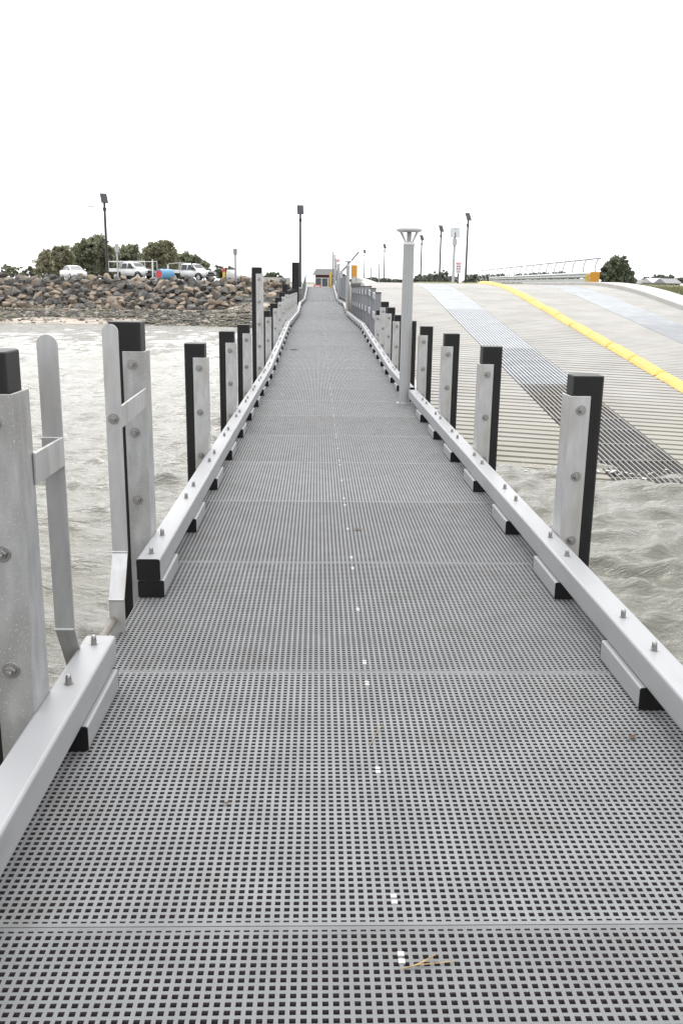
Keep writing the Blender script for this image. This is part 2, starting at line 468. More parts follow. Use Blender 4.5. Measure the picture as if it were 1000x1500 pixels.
# ---- boarding ladder on the left
lad = empty('boarding_ladder', (-1.0, 3.9, 0)); tag(lad, 'aluminium boarding ladder with two round topped grab rails in the left kerb opening', 'ladder')
def flat_rail(y, sgn, zb1, zb2, ztop=1.47):
    """flat bar facing the camera, rounded top, cranked towards the ladder middle below"""
    mb = MB(); w = .037; t = .012
    path = [(y, -1.5+0)]
    x = -.955-1e-9
    pts = []
    for i in range(13):
        a = PI*i/12; pts.append((math.cos(a)*w, ztop-w+math.sin(a)*w))
    # upper straight part with rounded head
    poly = [(w, zb1)]+pts+[(-w, zb1)]
    mb.prism([(px, pz) for px, pz in poly], 1, -t/2, t/2)
    d = .125*sgn
    def slab(ya, za, yb, zb):
        vs = []
        for yy, zz in ((ya, za), (yb, zb)):
            for ox, oy in ((-w, -t/2), (w, -t/2), (w, t/2), (-w, t/2)): vs.append((ox, yy+oy, zz))
        mb.add(vs, [(0, 1, 2, 3)[::-1], (4, 5, 6, 7), (0, 1, 5, 4), (1, 2, 6, 5), (2, 3, 7, 6), (3, 0, 4, 7)])
    slab(d, zb2, 0, zb1-.0005); slab(d, -1.4, d, zb2-.0005)
    # weld beads
    for yy, zz in ((0, zb1), (d, zb2)):
        mb.tube((-w, yy-t/2*1, zz), (w, yy-t/2*1, zz), .006, n=8)
    o = mb.build('grab_rail', ALU, lad); o.location = (.018, y-3.9, 0); return o
r1 = flat_rail(3.38, 1, .33, .12)
r2 = flat_rail(4.32, -1, .37, .165); r2.location.x += .02
b = bpy.data.objects.new('bolt', PBOLT); COL.objects.link(b); b.parent = r2; b.location = (0, -.006, 1.03); b.rotation_euler = (PI/2, 0, 0); b.scale = (1, 1, .6)
ru = MB()
for z in (.06, -.24, -.54, -.84):
    ru = MB(); ru.tube((.018, 3.512-3.9, z), (.018, 4.188-3.9, z), .019, n=16); ru.build('rung', RUNGM, lad)
br = MB()
# arm from the near pile to rail one, then a return leg to the rail
br.box(.046, .057, 3.035-3.9, 3.372-3.9, .985, 1.095); br.box(-.02, .0455, 3.361-3.9, 3.372-3.9, .985, 1.095)
br.build('bracket_arm', ALU, lad, .002, 1)
br = MB()
br.add([(x, y, z) for z in (.985, 1.09) for x, y in ((.066, 4.328-3.9), (.077, 4.328-3.9), (.049, 5.106-3.9), (.038, 5.106-3.9))], [(3, 2, 1, 0), (4, 5, 6, 7), (0, 1, 5, 4), (1, 2, 6, 5), (2, 3, 7, 6), (3, 0, 4, 7)])
br.box(.02, .0655, 4.328-3.9, 4.339-3.9, .985, 1.09)
br.build('bracket_arm', ALU, lad, .002, 1)

# ---- light posts on the jetty
def light_post(x, y, h, label, n=40):
    z = dz(y)
    root = empty('light_post', (x, y, z)); tag(root, label, 'light post', 'pale light posts along the right deck edge')
    sh = MB(); R = .079
    vs = []; N = 96
    for zz in (.012, h-.30):
        for i in range(N):
            t = 2*PI*i/N; r = R-.0045*(1 if (i % 8) in (0, 1) else 0); vs.append((r*math.cos(t), r*math.sin(t), zz))
    sh.add(vs, [(i, (i+1) % N, N+(i+1) % N, N+i) for i in range(N)], 0, False)
    sh.build('shaft', POLEG, root)
    bs = MB(); bs.lathe([(.115, 0), (.115, .012)], n=28); bs.lathe([(.088, .0125), (.082, .022)], n=28)
    for a in (.8, 2.4, 3.9, 5.5): bs.lathe([(.012, .0125), (.012, .028)], (.098*math.cos(a), .098*math.sin(a), 0), n=6)
    bs.build('base_flange', POLEG, root)
    cl = MB(); cl.lathe([(.082, h-.2995), (.084, h-.297), (.084, h-.262), (.076, h-.257)], n=32); cl.build('collar', WHITE, root)
    st = MB(); st.tube((0, 0, h-.2565), (0, 0, h-.125), .034, n=20); st.build('lamp_core', POLEG, root)
    for i in range(4):
        a = PI/4+i*PI/2; s_ = MB(); c, s = math.cos(a), math.sin(a)
        s_.tube((.066*c, .066*s, h-.262), (.162*c, .162*s, h-.118), .011, n=10); s_.build('strut', WHITE, root)
    hd = MB(); hd.lathe([(.05, h-.124), (.165, h-.116), (.182, h-.105), (.185, h-.075), (.17, h-.062), (.06, h-.060)], n=40); hd.build('lamp_ring', WHITE, root)
    ln = MB(); ln.lathe([(.160, h-.0615), (.15, h-.04), (.11, h-.015), (.05, h), (.004, h)], n=32); ln.build('lamp_dome', LENS, root)
    return root
light_post(1.285, 13.34, 2.54, 'tall light post nearest the camera, pale fluted shaft with round lantern head')
light_post(1.40, 43.6, 2.54, 'second light post along the right deck edge, beyond the grey guard fence')
light_post(1.38, 61.6, 2.54, 'third light post, thin and far, on the right edge of the upper landing')
light_post(1.55, 84, 2.9, 'farthest light post, beside the white sign at the jetty head')

# ---- grey guard fence on the right
gf_ = empty('guard_fence', (1.52, 24, 0)); tag(gf_, 'grey guard fence of wide upright posts and two rails, right of the middle deck', 'fence')
fy = [24.2, 26.4, 28.6, 30.7, 32.8, 34.9, 37.0, 39.1, 41.2]
for i, y in enumerate(fy):
    zb = dz(y)-.1; zt = dz(y)+1.30 if i else dz(y)+1.27
    p = MB(); p.box(-.02, .13, y-24, y-24+.12, zb, zt); p.box(-.028, .138, y-24-.008, y-24+.128, zt+.0005, zt+.03, 1)
    p.build('fence_post', [GREYF, DARK], gf_)
for hz in (1.14, .62):
    for ya, yb in zip(fy, fy[1:]):
        r = MB(); a, b = dz(ya+.12)+hz, dz(yb)+hz
        vs = []
        for yy, zz in ((ya+.122, a), (yb-.002, b)):
            for ox, oz in ((.03, -.08), (.085, -.08), (.085, .08), (.03, .08)): vs.append((ox, yy-24, zz+oz))
        r.add(vs, [(3, 2, 1, 0), (4, 5, 6, 7), (0, 1, 5, 4), (1, 2, 6, 5), (2, 3, 7, 6), (3, 0, 4, 7)])
        r.build('rail', POLEG, gf_)

# ---- balustrades on the last slope
def balustrade(x, y0, y1, label, step=.19, H=1.15, lo=.12):
    root = empty('balustrade', (x, y0, 0)); tag(root, label, 'balustrade')
    n = int((y1-y0)/step)
    pk = MB()
    for i in range(n+1):
        y = i*step; z = dz(y0+y); pk.tube((0, y, z+lo), (0, y, z+H), .014, n=5)
    pk.build('infill_bars', MESHG, root)
    for hh, r in ((H, .026), (lo, .02)):
        rl = MB(); ys = [y0]+[p for p, _ in PROF if y0 < p < y1]+[y1]
        for a, b in zip(ys, ys[1:]): rl.tube((0, a-y0, dz(a)+hh), (0, b-y0, dz(b)+hh), r, n=8)
        rl.build('rail', MESHG, root)
    for y in np.linspace(y0, y1, 7):
        p = MB(); p.box(-.03, .03, y-y0-.03, y-y0+.03, dz(y)-.1, dz(y)+H+.02); p.build('balustrade_post', MESHG, root)
    return root
balustrade(-1.02, 64, 80.5, 'grey barred balustrade on the left of the last slope')
balustrade(1.62, 52, 80.5, 'grey barred balustrade on the right, between the second and third light posts', H=1.6, lo=.35)

# ================================================================== boat ramp
WZ = -1.0                                   # water level
def rz(Y):
    """height of the boat ramp surface"""
    if Y < 35.5: return WZ+.109*(Y-13.4)
    z0 = WZ+.109*(35.5-13.4); L = 9.0
    t = min(1, (Y-35.5)/L)
    return z0+.109*L*(t-.5*t*t)+max(0, Y-44.5)*.002
RX0, RX1 = 2.12, 12.75
def surf_strip(mb, x0, x1, ys, dzv, thick, m=0, skew=0.):
    """closed slab following the ramp between x0 and x1"""
    vs = []
    for y in ys:
        z = rz(y)+dzv
        vs += [(x0, y, z), (x1, y, z), (x1, y, z-thick), (x0, y, z-thick)]
    n = len(ys); fs = []
    for k in range(n-1):
        a = 4*k; b = a+4
        for i in range(4): fs.append((a+i, a+(i+1) % 4, b+(i+1) % 4, b+i))
    fs.append((3, 2, 1, 0)); e = 4*(n-1); fs.append((e, e+1, e+2, e+3))
    mb.add(vs, fs, m)

def concrete_ramp_mat():
    m = bpy.data.materials.new('ramp_concrete'); m.use_nodes = True; nt = m.node_tree; p = nt.nodes['Principled BSDF']
    p.inputs['Roughness'].default_value = .85
    g = nt.nodes.new('ShaderNodeNewGeometry'); L = nt.links
    def noise(sc, det=4, st=None):
        n = nt.nodes.new('ShaderNodeTexNoise'); n.inputs['Scale'].default_value = sc; n.inputs['Detail'].default_value = det
        if st:
            mp = nt.nodes.new('ShaderNodeMapping'); mp.inputs['Scale'].default_value = st; L.new(g.outputs['Position'], mp.inputs[0]); L.new(mp.outputs[0], n.inputs['Vector'])
        else: L.new(g.outputs['Position'], n.inputs['Vector'])
        return n
    def ramp(n, a, b, ca, cb):
        r = nt.nodes.new('ShaderNodeValToRGB'); r.color_ramp.elements[0].position = a; r.color_ramp.elements[1].position = b
        r.color_ramp.elements[0].color = (*K(ca), 1); r.color_ramp.elements[1].color = (*K(cb), 1); L.new(n.outputs[0], r.inputs['Fac']); return r
    base = ramp(noise(.9, 5), .3, .7, (.335, .322, .298), (.425, .413, .388))
    st = ramp(noise(.5, 5, (.25, 1.6, 1)), .50, .72, (0, 0, 0), (1, 1, 1))
    mx = nt.nodes.new('ShaderNodeMix'); mx.data_type = 'RGBA'; L.new(base.outputs[0], mx.inputs['A']); mx.inputs['B'].default_value = (*K((.35, .315, .275)), 1)
    mu = nt.nodes.new('ShaderNodeMath'); mu.operation = 'MULTIPLY'; mu.inputs[1].default_value = .55; L.new(st.outputs[0], mu.inputs[0]); L.new(mu.outputs[0], mx.inputs['Factor'])
    # weed and silt line of the tide: a stain that ends about half a metre above the water
    sp = nt.nodes.new('ShaderNodeSeparateXYZ'); L.new(g.outputs['Position'], sp.inputs[0])
    n3 = noise(1.6, 5)
    ad = nt.nodes.new('ShaderNodeMath'); ad.operation = 'MULTIPLY_ADD'; ad.inputs[1].default_value = .55; L.new(n3.outputs[0], ad.inputs[0]); L.new(sp.outputs['Z'], ad.inputs[2])
    mr = nt.nodes.new('ShaderNodeMapRange'); mr.inputs['From Min'].default_value = -.72; mr.inputs['From Max'].default_value = -.05; mr.inputs['To Min'].default_value = .75; mr.inputs['To Max'].default_value = 0
    L.new(ad.outputs[0], mr.inputs['Value'])
    mx2 = nt.nodes.new('ShaderNodeMix'); mx2.data_type = 'RGBA'; L.new(mx.outputs['Result'], mx2.inputs['A']); mx2.inputs['B'].default_value = (*K((.30, .285, .225)), 1); L.new(mr.outputs[0], mx2.inputs['Factor'])
    L.new(mx2.outputs['Result'], p.inputs['Base Color'])
    bp = nt.nodes.new('ShaderNodeBump'); bp.inputs['Strength'].default_value = .4; bp.inputs['Distance'].default_value = .01; nb = noise(35, 3); L.new(nb.outputs[0], bp.inputs['Height']); L.new(bp.outputs[0], p.inputs['Normal'])
    return m
RAMPM = concrete_ramp_mat()
SLOTM = mat('ramp_groove', (.05, .046, .04), .9, var=.2, vscale=2, coord='World')
ramp_mb = MB()
ysr = list(np.arange(8, 46.01, 1.0))+[50, 60]
surf_strip(ramp_mb, RX0, RX1, ysr, -.045, .4, 1)
def lane(x0, x1, ya, yb, pitch=.30, slot=.105, k=.22, sub=3):
    """transverse cast ribs, each a flat topped bar, slightly skewed so the grooves drain"""
    y = ya
    while y < yb:
        frac = min(1, max(0, (y-17)/17)); sl = slot*(1-.78*frac)*rnd.uniform(.85, 1.12)
        vs = []
        for i in range(sub+1):
            x = x0+(x1-x0)*i/sub; o = -k*(x-x0)
            jit = rnd.uniform(-.004, .004)
            for yy in (y+o, y+o+pitch-sl): vs.append((x, yy, rz(yy)+jit*.3))
            for yy in (y+o+pitch-sl+.008, y+o-.008): vs.append((x, yy, rz(yy)-.05))
        fs = []
        for i in range(sub):
            a = 4*i; b = a+4
            for q in range(4): fs.append((a+q, b+q, b+(q+1) % 4, a+(q+1) % 4))
        fs.append((0, 1, 2, 3)); e = 4*sub; fs.append((e+3, e+2, e+1, e))
        ramp_mb.add(vs, fs, 0)
        y += pitch
S1 = (4.36, 5.68); S2 = (10.02, 11.34); YK = (7.65, 8.05)
lane(RX0, S1[0]-.012, 9, 38.5); lane(S1[1]+.012, YK[0]+.06, 9, 38.5); lane(YK[1]-.06, S2[0]-.012, 20, 38.5, pitch=.22, slot=.06); lane(S2[1]+.012, RX1, 22, 38.5, pitch=.22, slot=.06)
ysm = list(np.arange(38.2, 46.01, .6))+[50, 60]
for a, b in ((RX0, S1[0]-.012), (S1[1]+.012, YK[0]+.06), (YK[1]-.06, S2[0]-.012), (S2[1]+.012, RX1)): surf_strip(ramp_mb, a, b, ysm, .002, .046, 0)
ro = ramp_mb.build('boat_ramp', [RAMPM, SLOTM]); tag(ro, kind='structure')

# grating strips let into the ramp
STRIP_L = mat('ramp_strip_pale', (.345, .362, .38), .6, var=.08, vscale=2, coord='World')
STRIP_M = mat('ramp_strip_grey', (.33, .345, .36), .6, var=.12, vscale=2, coord='World')
STRIP_D = mat('ramp_strip_wet', (.25, .245, .235), .45, var=.35, vscale=.7, col2=(.16, .135, .105), coord='World')
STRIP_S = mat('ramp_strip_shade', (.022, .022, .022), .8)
def ramp_strip(x0, x1, y0, y1, m, nb, fill, label, grp):
    mb = MB(); ys = list(np.linspace(y0+.006, y1-.006, 4)); w = (x1-x0)/nb
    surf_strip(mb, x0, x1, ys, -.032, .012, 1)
    for i in range(nb):
        a = x0+w*i+(1-fill)*w/2
        surf_strip(mb, a, a+fill*w, ys, .004, .035, 0)
    for y in np.arange(y0+.006, y1-.03, .95): surf_strip(mb, x0, x1, [y, y+.018], .0025, .033, 0)
    o = mb.build('ramp_grating', [m, STRIP_S]); tag(o, label, 'ramp grating', grp); return o
g1 = 'grating panels of the near ramp strip'; g2 = 'grating panels of the far ramp strip'
wd = ['wet dark grating panel at the waterline end of the near ramp strip', 'wet dark grating panel next up from the waterline on the near ramp strip',
      'dark grey ribbed grating panel behind the nearest right pile, on the near ramp strip', 'grey ribbed grating panel midway up the near ramp strip',
      'pale ribbed grating panel of the near ramp strip, below the cross joint', 'pale bluish panel of the near ramp strip above the cross joint', 'pale panel at the crest end of the near ramp strip']
yy = [10.2, 13.95, 16.6, 19.6, 24.0, 31.5, 36.5, 42.5]
for i in range(7):
    ramp_strip(*S1, yy[i], yy[i+1], [STRIP_D, STRIP_D, STRIP_D, STRIP_M, STRIP_L, STRIP_L, STRIP_L][i], 15, [.24, .27, .36, .54, .74, .94, .94][i], wd[i], g1)
yy = [24.5, 28.6, 30.4, 32.2, 34.2, 36.2, 42.5]
wd = ['grey grating panel of the far ramp strip running out of the right photo edge', 'grey blue panel of the far ramp strip at the right photo edge', 'darker grey panel of the far ramp strip',
      'palest panel of the far ramp strip', 'pale panel of the far ramp strip below its top', 'top panel of the far ramp strip, near the crest']
for i in range(6): ramp_strip(*S2, yy[i], yy[i+1], [STRIP_M, STRIP_M, STRIP_M, STRIP_L, STRIP_L, STRIP_L][i], 26, [.66, .8, .93, .93, .93, .93][i], wd[i], g2)

# yellow lane divider in humped lengths
def hump(y0, y1):
    mb = MB(); x0, x1 = YK; n = 8; hj = rnd.uniform(.085, .115); q_ = rnd.uniform(-.02, .02); x0 += q_; x1 += q_; ys = np.concatenate([[y0+.05, y0+.13], np.linspace(y0+.3, y1-.3, 3), [y1-.13, y1-.05]]); vs = []
    for j, y in enumerate(ys):
        e = .28 if j in (0, len(ys)-1) else 1
        for i in range(n+1):
            t = i/n; vs.append((x0+(x1-x0)*t, y, rz(y)+.006+(e*hj+(.018 if j > 2 else 0))*min(1, math.sin(PI*t)**.55)))
    fs = []
    for j in range(len(ys)-1):
        for i in range(n): a = j*(n+1)+i; fs.append((a, a+1, a+n+2, a+n+1))
    mb.add(vs, fs, 0, True)
    for j in (0, len(ys)-1):
        r = [vs[j*(n+1)+i] for i in range(n+1)]; mb.add(r, [tuple(range(n+1)) if j == 0 else tuple(range(n+1))[::-1]], 0)
    return mb
Y = 15.0; i = 0; L = 1.86
ny = 0
while Y < 43.5:
    o = hump(Y, Y+L).build('lane_divider', YEL)
    far = Y > 36
    tag(o, 'yellow humped lane divider length on the ramp crest' if far else ('yellow humped lane divider length cut by the right photo edge' if Y < 20.6 else 'yellow humped divider length on the ramp, %s up from the photo edge' % ORD[max(0, ny)]), 'lane divider', 'yellow lane divider lengths on the boat ramp')
    if Y >= 20.6: ny += 1
    Y += L
# kerbs of the ramp
kb = MB()
def kerbrun(mb, x0, x1, ys, h, base=.3):
    vs = []
    for y in ys:
        z = rz(y) if not callable(h) else 0
        hh = h(y) if callable(h) else rz(y)+h
        vs += [(x0, y, hh), (x1, y, hh), (x1, y, rz(y)-base), (x0, y, rz(y)-base)]
    n = len(ys); fs = []
    for k in range(n-1):
        a = 4*k; b = a+4
        for i in range(4): fs.append((a+i, a+(i+1) % 4, b+(i+1) % 4, b+i))
    fs.append((3, 2, 1, 0)); e = 4*(n-1); fs.append((e, e+1, e+2, e+3)); mb.add(vs, fs)
kerbrun(kb, RX1+.003, RX1+1.15, [10]+list(np.arange(16, 46, 1.5))+[52, 58], .16, .6)
o = kb.build('ramp_kerb', CONC, None, .03); tag(o, 'broad pale concrete kerb along the right edge of the ramp', 'kerb')
kb = MB(); kerbrun(kb, RX0-.20, RX0-.003, [12]+list(np.arange(16, 43, 1.5)), .10, 1.2)
o = kb.build('ramp_kerb', CONC, None, .02); tag(o, 'narrow pale concrete kerb along the jetty side of the ramp', 'kerb')
kb = MB(); kerbrun(kb, 2.55, 2.95, [43, 48, 56, 64, 71], lambda y: 1.96+(y-48)*.026, .8)
o = kb.build('retaining_wall', CONC, None, .03); tag(o, 'white concrete retaining wall sloping down from the orange board to the ramp crest', 'wall')

# ================================================================== land, beach and water
def sm(a, b, x):
    t = np.clip((x-a)/(b-a), 0, 1); return t*t*(3-2*t)
def land(X, Y):
    """terrain height"""
    shore = 63.5-1.1*sm(-18, -3, X)*2.2
    beach = -1.0+(Y-shore)*.058
    bank = np.clip((Y-76.2)/4.6, 0, 1)*2.35+np.minimum(beach, -.30)
    left = np.where(Y < 76.2, np.minimum(beach, -.3), np.minimum(bank, 2.05))
    left = np.maximum(left, -2.4)
    # jetty head: lower ground
    head = np.where(Y < 70, np.maximum(-2.4, np.minimum(-.3, beach)), -.3+1.9*sm(72, 82, Y))
    wl = sm(-5.5, -8, X)
    z = left*wl+head*(1-wl)
    # ramp side
    top = 1.72+np.maximum(0, Y-48)*.0055
    top = np.minimum(top, 3.2)
    rampz = np.where(Y < 33, WZ+.109*(Y-13.4), np.minimum(1.14+(Y-33)*.06, 9))-.6
    ramp_ = np.where(Y < 60, np.minimum(rampz, 1.55), top)
    ramp_ = np.where((Y >= 46) & (Y < 60), 1.55+(top-1.55)*sm(58, 60, Y), ramp_)
    grass = np.clip(WZ-.9+.16*(Y-13), -2.4, 1.45)
    grass = np.where(Y > 31, 1.45+(Y-31)*.012, grass); grass = np.minimum(grass, 3.2)
    wr = sm(1.9, 2.1, X)*1.0
    wg = sm(13.6, 14.4, X)
    z = z*(1-wr)+ramp_*wr
    z = z*(1-wg)+grass*wg
    far = sm(105, 190, Y)
    z = z*(1-far)+np.minimum(1.72+np.maximum(0, Y-48)*.0055, 3.2)*far
    # jetty head corridor stays low up to the shelter
    return np.maximum(z, -2.4)
def axis(parts):
    out = []
    for a, b, s in parts: out += list(np.arange(a, b, s))
    return np.array(sorted(set(np.round(out, 4))))
gx = axis([(-3000, -400, 400), (-400, -60, 40), (-60, -3, 1.5), (-3, 1.9, .6), (1.9, 2.2, .1), (2.2, 13.4, 1.2), (13.4, 14.6, .2), (14.6, 60, 2), (60, 400, 30), (400, 3001, 400)])
gy = axis([(-200, 0, 40), (0, 44, 2), (44, 60, 1), (60, 84, .6), (84, 200, 4), (200, 600, 40), (600, 4001, 500)])
X, Y = np.meshgrid(gx, gy); Z = land(X, Y)
nzx = np.sin(X*1.7+np.sin(Y*.9))*np.sin(Y*2.1+X*.3)
Z = Z+np.where((Y > 60) & (Y < 76) & (X < 0), nzx*.02, 0)
v = np.stack([X, Y, Z], -1).reshape(-1, 3); nx = len(gx); ny_ = len(gy)
I, J = np.meshgrid(np.arange(nx-1), np.arange(ny_-1)); a = (J*nx+I).ravel()
f = np.stack([a, a+1, a+1+nx, a+nx], 1)
def ground_mat():
    m = bpy.data.materials.new('ground_soil'); m.use_nodes = True; nt = m.node_tree; p = nt.nodes['Principled BSDF']; L = nt.links
    p.inputs['Roughness'].default_value = .95; p.inputs['Specular IOR Level'].default_value = .2
    g = nt.nodes.new('ShaderNodeNewGeometry'); sp = nt.nodes.new('ShaderNodeSeparateXYZ'); L.new(g.outputs['Position'], sp.inputs[0])
    def ns(s, d=5):
        n = nt.nodes.new('ShaderNodeTexNoise'); n.inputs['Scale'].default_value = s; n.inputs['Detail'].default_value = d; L.new(g.outputs['Position'], n.inputs['Vector']); return n
    def mix(f, a, b):
        x = nt.nodes.new('ShaderNodeMix'); x.data_type = 'RGBA'
        if isinstance(f, float): x.inputs['Factor'].default_value = f
        else: L.new(f, x.inputs['Factor'])
        for k, q in (('A', a), ('B', b)):
            if isinstance(q, tuple): x.inputs[k].default_value = (*K(q), 1)
            else: L.new(q, x.inputs[k])
        return x.outputs['Result']
    def mrange(src, a, b):
        r = nt.nodes.new('ShaderNodeMapRange'); r.inputs['From Min'].default_value = a; r.inputs['From Max'].default_value = b; L.new(src, r.inputs['Value']); return r.outputs[0]
    sand = mix(mrange(ns(.35).outputs[0], .42, .6), (.56, .48, .40), (.36, .31, .26))
    mud = mix(mrange(ns(4).outputs[0], .4, .6), (.11, .10, .085), (.25, .22, .185))
    shore = mix(mrange(ns(.22, 4).outputs[0], .34, .44), sand, mud)
    def mul(a, b):
        x = nt.nodes.new('ShaderNodeMath'); x.operation = 'MULTIPLY'; L.new(a, x.inputs[0]); L.new(b, x.inputs[1]); return x.outputs[0]
    def mxm(a, b):
        x = nt.nodes.new('ShaderNodeMath'); x.operation = 'MAXIMUM'; L.new(a, x.inputs[0]); L.new(b, x.inputs[1]); return x.outputs[0]
    spit = mul(mul(mrange(sp.outputs['Y'], 68.2, 66.4), mrange(sp.outputs['X'], -23, -20)), mul(mrange(sp.outputs['X'], -11, -14), mrange(ns(.5).outputs[0], .36, .46)))
    foot = mul(mrange(sp.outputs['Y'], 74.6, 75.0), mrange(ns(.6).outputs[0], .38, .5))
    shore = mix(mxm(spit, foot), shore, (.50, .43, .36))
    park = mix(mrange(ns(1.2).outputs[0], .3, .7), (.33, .32, .30), (.44, .43, .41))
    bankm = mix(mrange(ns(3).outputs[0], .4, .6), (.05, .048, .045), (.11, .10, .085))
    grs = mix(mrange(ns(.7).outputs[0], .35, .65), (.12, .135, .055), (.28, .26, .13))
    gx_ = mrange(sp.outputs['X'], 13.9, 14.1)
    far_ = mrange(sp.outputs['Y'], 150, 170)
    mxx = nt.nodes.new('ShaderNodeMath'); mxx.operation = 'MAXIMUM'; L.new(gx_, mxx.inputs[0]); L.new(far_, mxx.inputs[1])
    up = mix(mxx.outputs[0], park, grs)
    onbank = mix(mrange(sp.outputs['Y'], 75.6, 76.2), shore, bankm)
    low = mix(mrange(sp.outputs['Y'], 80.6, 81.2), onbank, up)
    L.new(mix(mrange(sp.outputs['X'], 1.9, 2.2), low, up), p.inputs['Base Color'])
    return m
go = npmesh('ground', v, f, ground_mat(), smooth=True); tag(go, kind='structure')

# water
wx = axis([(-2500, -300, 300), (-300, -60, 20), (-60, -22, .6), (-22, -9, .15), (-9, -5, .08), (-5, -.9, .05), (-.9, 1.6, .2), (1.6, 7, .05), (7, 9, .08), (9, 16, .2), (16, 60, 4), (60, 2501, 300)])
wy = axis([(-300, -20, 40), (-20, 0, 4), (0, 2, .25), (2, 14, .045), (14, 20, .07), (20, 34, .12), (34, 68, .25), (68, 100, 4)])
X, Y = np.meshgrid(wx, wy); Z = np.zeros_like(X)
wr_ = np.random.RandomState(11)
fade = np.clip(1.15-np.hypot(X-0, Y-6)/75, 0, 1)*((X > -60) & (X < 16) & (Y > -1))
wx2 = X+.35*np.sin(Y*.55+.4*X)+.22*np.sin(1.3*X-.7*Y); wy2 = Y+.30*np.sin(X*.62)+.20*np.sin(X*1.7+Y*.9)
for i in range(80):
    lam = np.exp(wr_.uniform(np.log(.20), np.log(2.4))); th = wr_.normal(.18, .55)
    kx, ky = np.sin(th), np.cos(th); amp = .0105*lam**.85
    amp *= .72 if lam > 1.1 else (1.05 if lam > .55 else 1.35)
    ph = (wx2*kx+wy2*ky)*2*PI/lam+wr_.uniform(0, 7)
    grp = 1.45*np.clip(np.sin((X*wr_.uniform(-1, 1)+Y*wr_.uniform(-1, 1))*2*PI/(lam*wr_.uniform(2.5, 5))+wr_.uniform(0, 7)), 0, 1)**1.5
    cut = np.clip((lam/.26-np.hypot(X, Y-4)/16), 0, 1)
    s = (np.sin(ph)*.5+.5); Z += fade*amp*grp*cut*(2*s**1.7-1)*1.15
Z = Z-fade*(Z[fade > .3].mean()/max(fade[fade > .3].mean(), .1)); Z = np.where(fade > 0, Z, 0)+WZ
v = np.stack([X, Y, Z], -1).reshape(-1, 3); nx = len(wx)
I, J = np.meshgrid(np.arange(nx-1), np.arange(len(wy)-1)); a = (J*nx+I).ravel()
f = np.stack([a, a+1, a+1+nx, a+nx], 1)
def water_mat():
    m = bpy.data.materials.new('muddy_water'); m.use_nodes = True; nt = m.node_tree; p = nt.nodes['Principled BSDF']; L = nt.links
    p.inputs['Roughness'].default_value = .05; p.inputs['IOR'].default_value = 1.6
    g = nt.nodes.new('ShaderNodeNewGeometry')
    n = nt.nodes.new('ShaderNodeTexNoise'); n.inputs['Scale'].default_value = .6; n.inputs['Detail'].default_value = 3; L.new(g.outputs['Position'], n.inputs['Vector'])
    r = nt.nodes.new('ShaderNodeValToRGB'); r.color_ramp.elements[0].position = .3; r.color_ramp.elements[1].position = .7
    r.color_ramp.elements[0].color = (.070, .067, .045, 1); r.color_ramp.elements[1].color = (.092, .087, .062, 1); L.new(n.outputs[0], r.inputs[0]); L.new(r.outputs[0], p.inputs['Base Color'])
    mp = nt.nodes.new('ShaderNodeMapping'); mp.inputs['Scale'].default_value = (4.2, 11, 1); L.new(g.outputs['Position'], mp.inputs[0])
    n2 = nt.nodes.new('ShaderNodeTexNoise'); n2.inputs['Scale'].default_value = 1.5; n2.inputs['Detail'].default_value = 6; n2.inputs['Roughness'].default_value = .6; n2.inputs['Distortion'].default_value = .4; L.new(mp.outputs[0], n2.inputs['Vector'])
    b = nt.nodes.new('ShaderNodeBump'); b.inputs['Strength'].default_value = 1; b.inputs['Distance'].default_value = .036; L.new(n2.outputs[0], b.inputs['Height']); L.new(b.outputs[0], p.inputs['Normal'])
    return m
wo = npmesh('water', v, f, water_mat(), smooth=True); tag(wo, kind='structure')

# ---- shore stones and weed clumps: nobody could count them
def ico(sub=1):
    b = bmesh.new(); bmesh.ops.create_icosphere(b, subdivisions=sub, radius=1)
    v = np.array([q.co[:] for q in b.verts]); f = np.array([[q.index for q in x.verts] for x in b.faces]); b.free(); return v, f
iv, if_ = ico(1)
def scatter(name, pts, sizes, mats, seed, flat=.6):
    r = np.random.RandomState(seed); V = []; Fm = []; mi = []
    for k, (p, s) in enumerate(zip(pts, sizes)):
        q = iv*(r.uniform(.65, 1.35, (len(iv), 1)))*np.array([s*r.uniform(.8, 1.5), s*r.uniform(.8, 1.3), s*flat])
        t = r.uniform(0, 7); c, sn = math.cos(t), math.sin(t); q = q @ np.array([[c, sn, 0], [-sn, c, 0], [0, 0, 1]])
        V.append(q+p); Fm.append(if_+k*len(iv)); mi += [r.randint(len(mats))]*len(if_)
    return npmesh(name, np.concatenate(V), np.concatenate(Fm), mats, midx=mi)
ST1 = mat('shore_stone_dark', (.06, .055, .046), .8, var=.3, vscale=3); ST2 = mat('shore_stone_tan', (.19, .16, .125), .9, var=.25, vscale=3); ST3 = mat('shore_weed', (.10, .10, .055), .9); ST4 = mat('shell_grit', (.32, .29, .25), .9)
pts = []; sz = []
r = np.random.RandomState(3)
def lz(x, y): return float(land(np.array([x]), np.array([y]))[0])
while len(pts) < 11000:
    x = r.uniform(-36, -2.2); y = r.uniform(61, 76.4)
    shore = 63.5-2.42*float(sm(-18, -3, x))
    if y < shore-.6: continue
    t = (y-shore)/12.7
    d = .45 if y < shore+1.0 else (1.15 if t > .3 else .9)
    patch = math.sin(x*.33+1.2)*.5+math.sin(x*.9+y*.7)*.35+math.sin(y*1.3-x*.21)*.3
    if t < .36 and (-21.5 < x < -12.5): d *= .08
    if t < .38 and x > -11: d = .85
    if t > .86: d *= .2
    if r.uniform() > d*(.72+.5*patch): continue
    s = r.uniform(.04, .11) if r.uniform() < .93 else r.uniform(.12, .26)
    pts.append((x, y, lz(x, y)+s*.2)); sz.append(s)
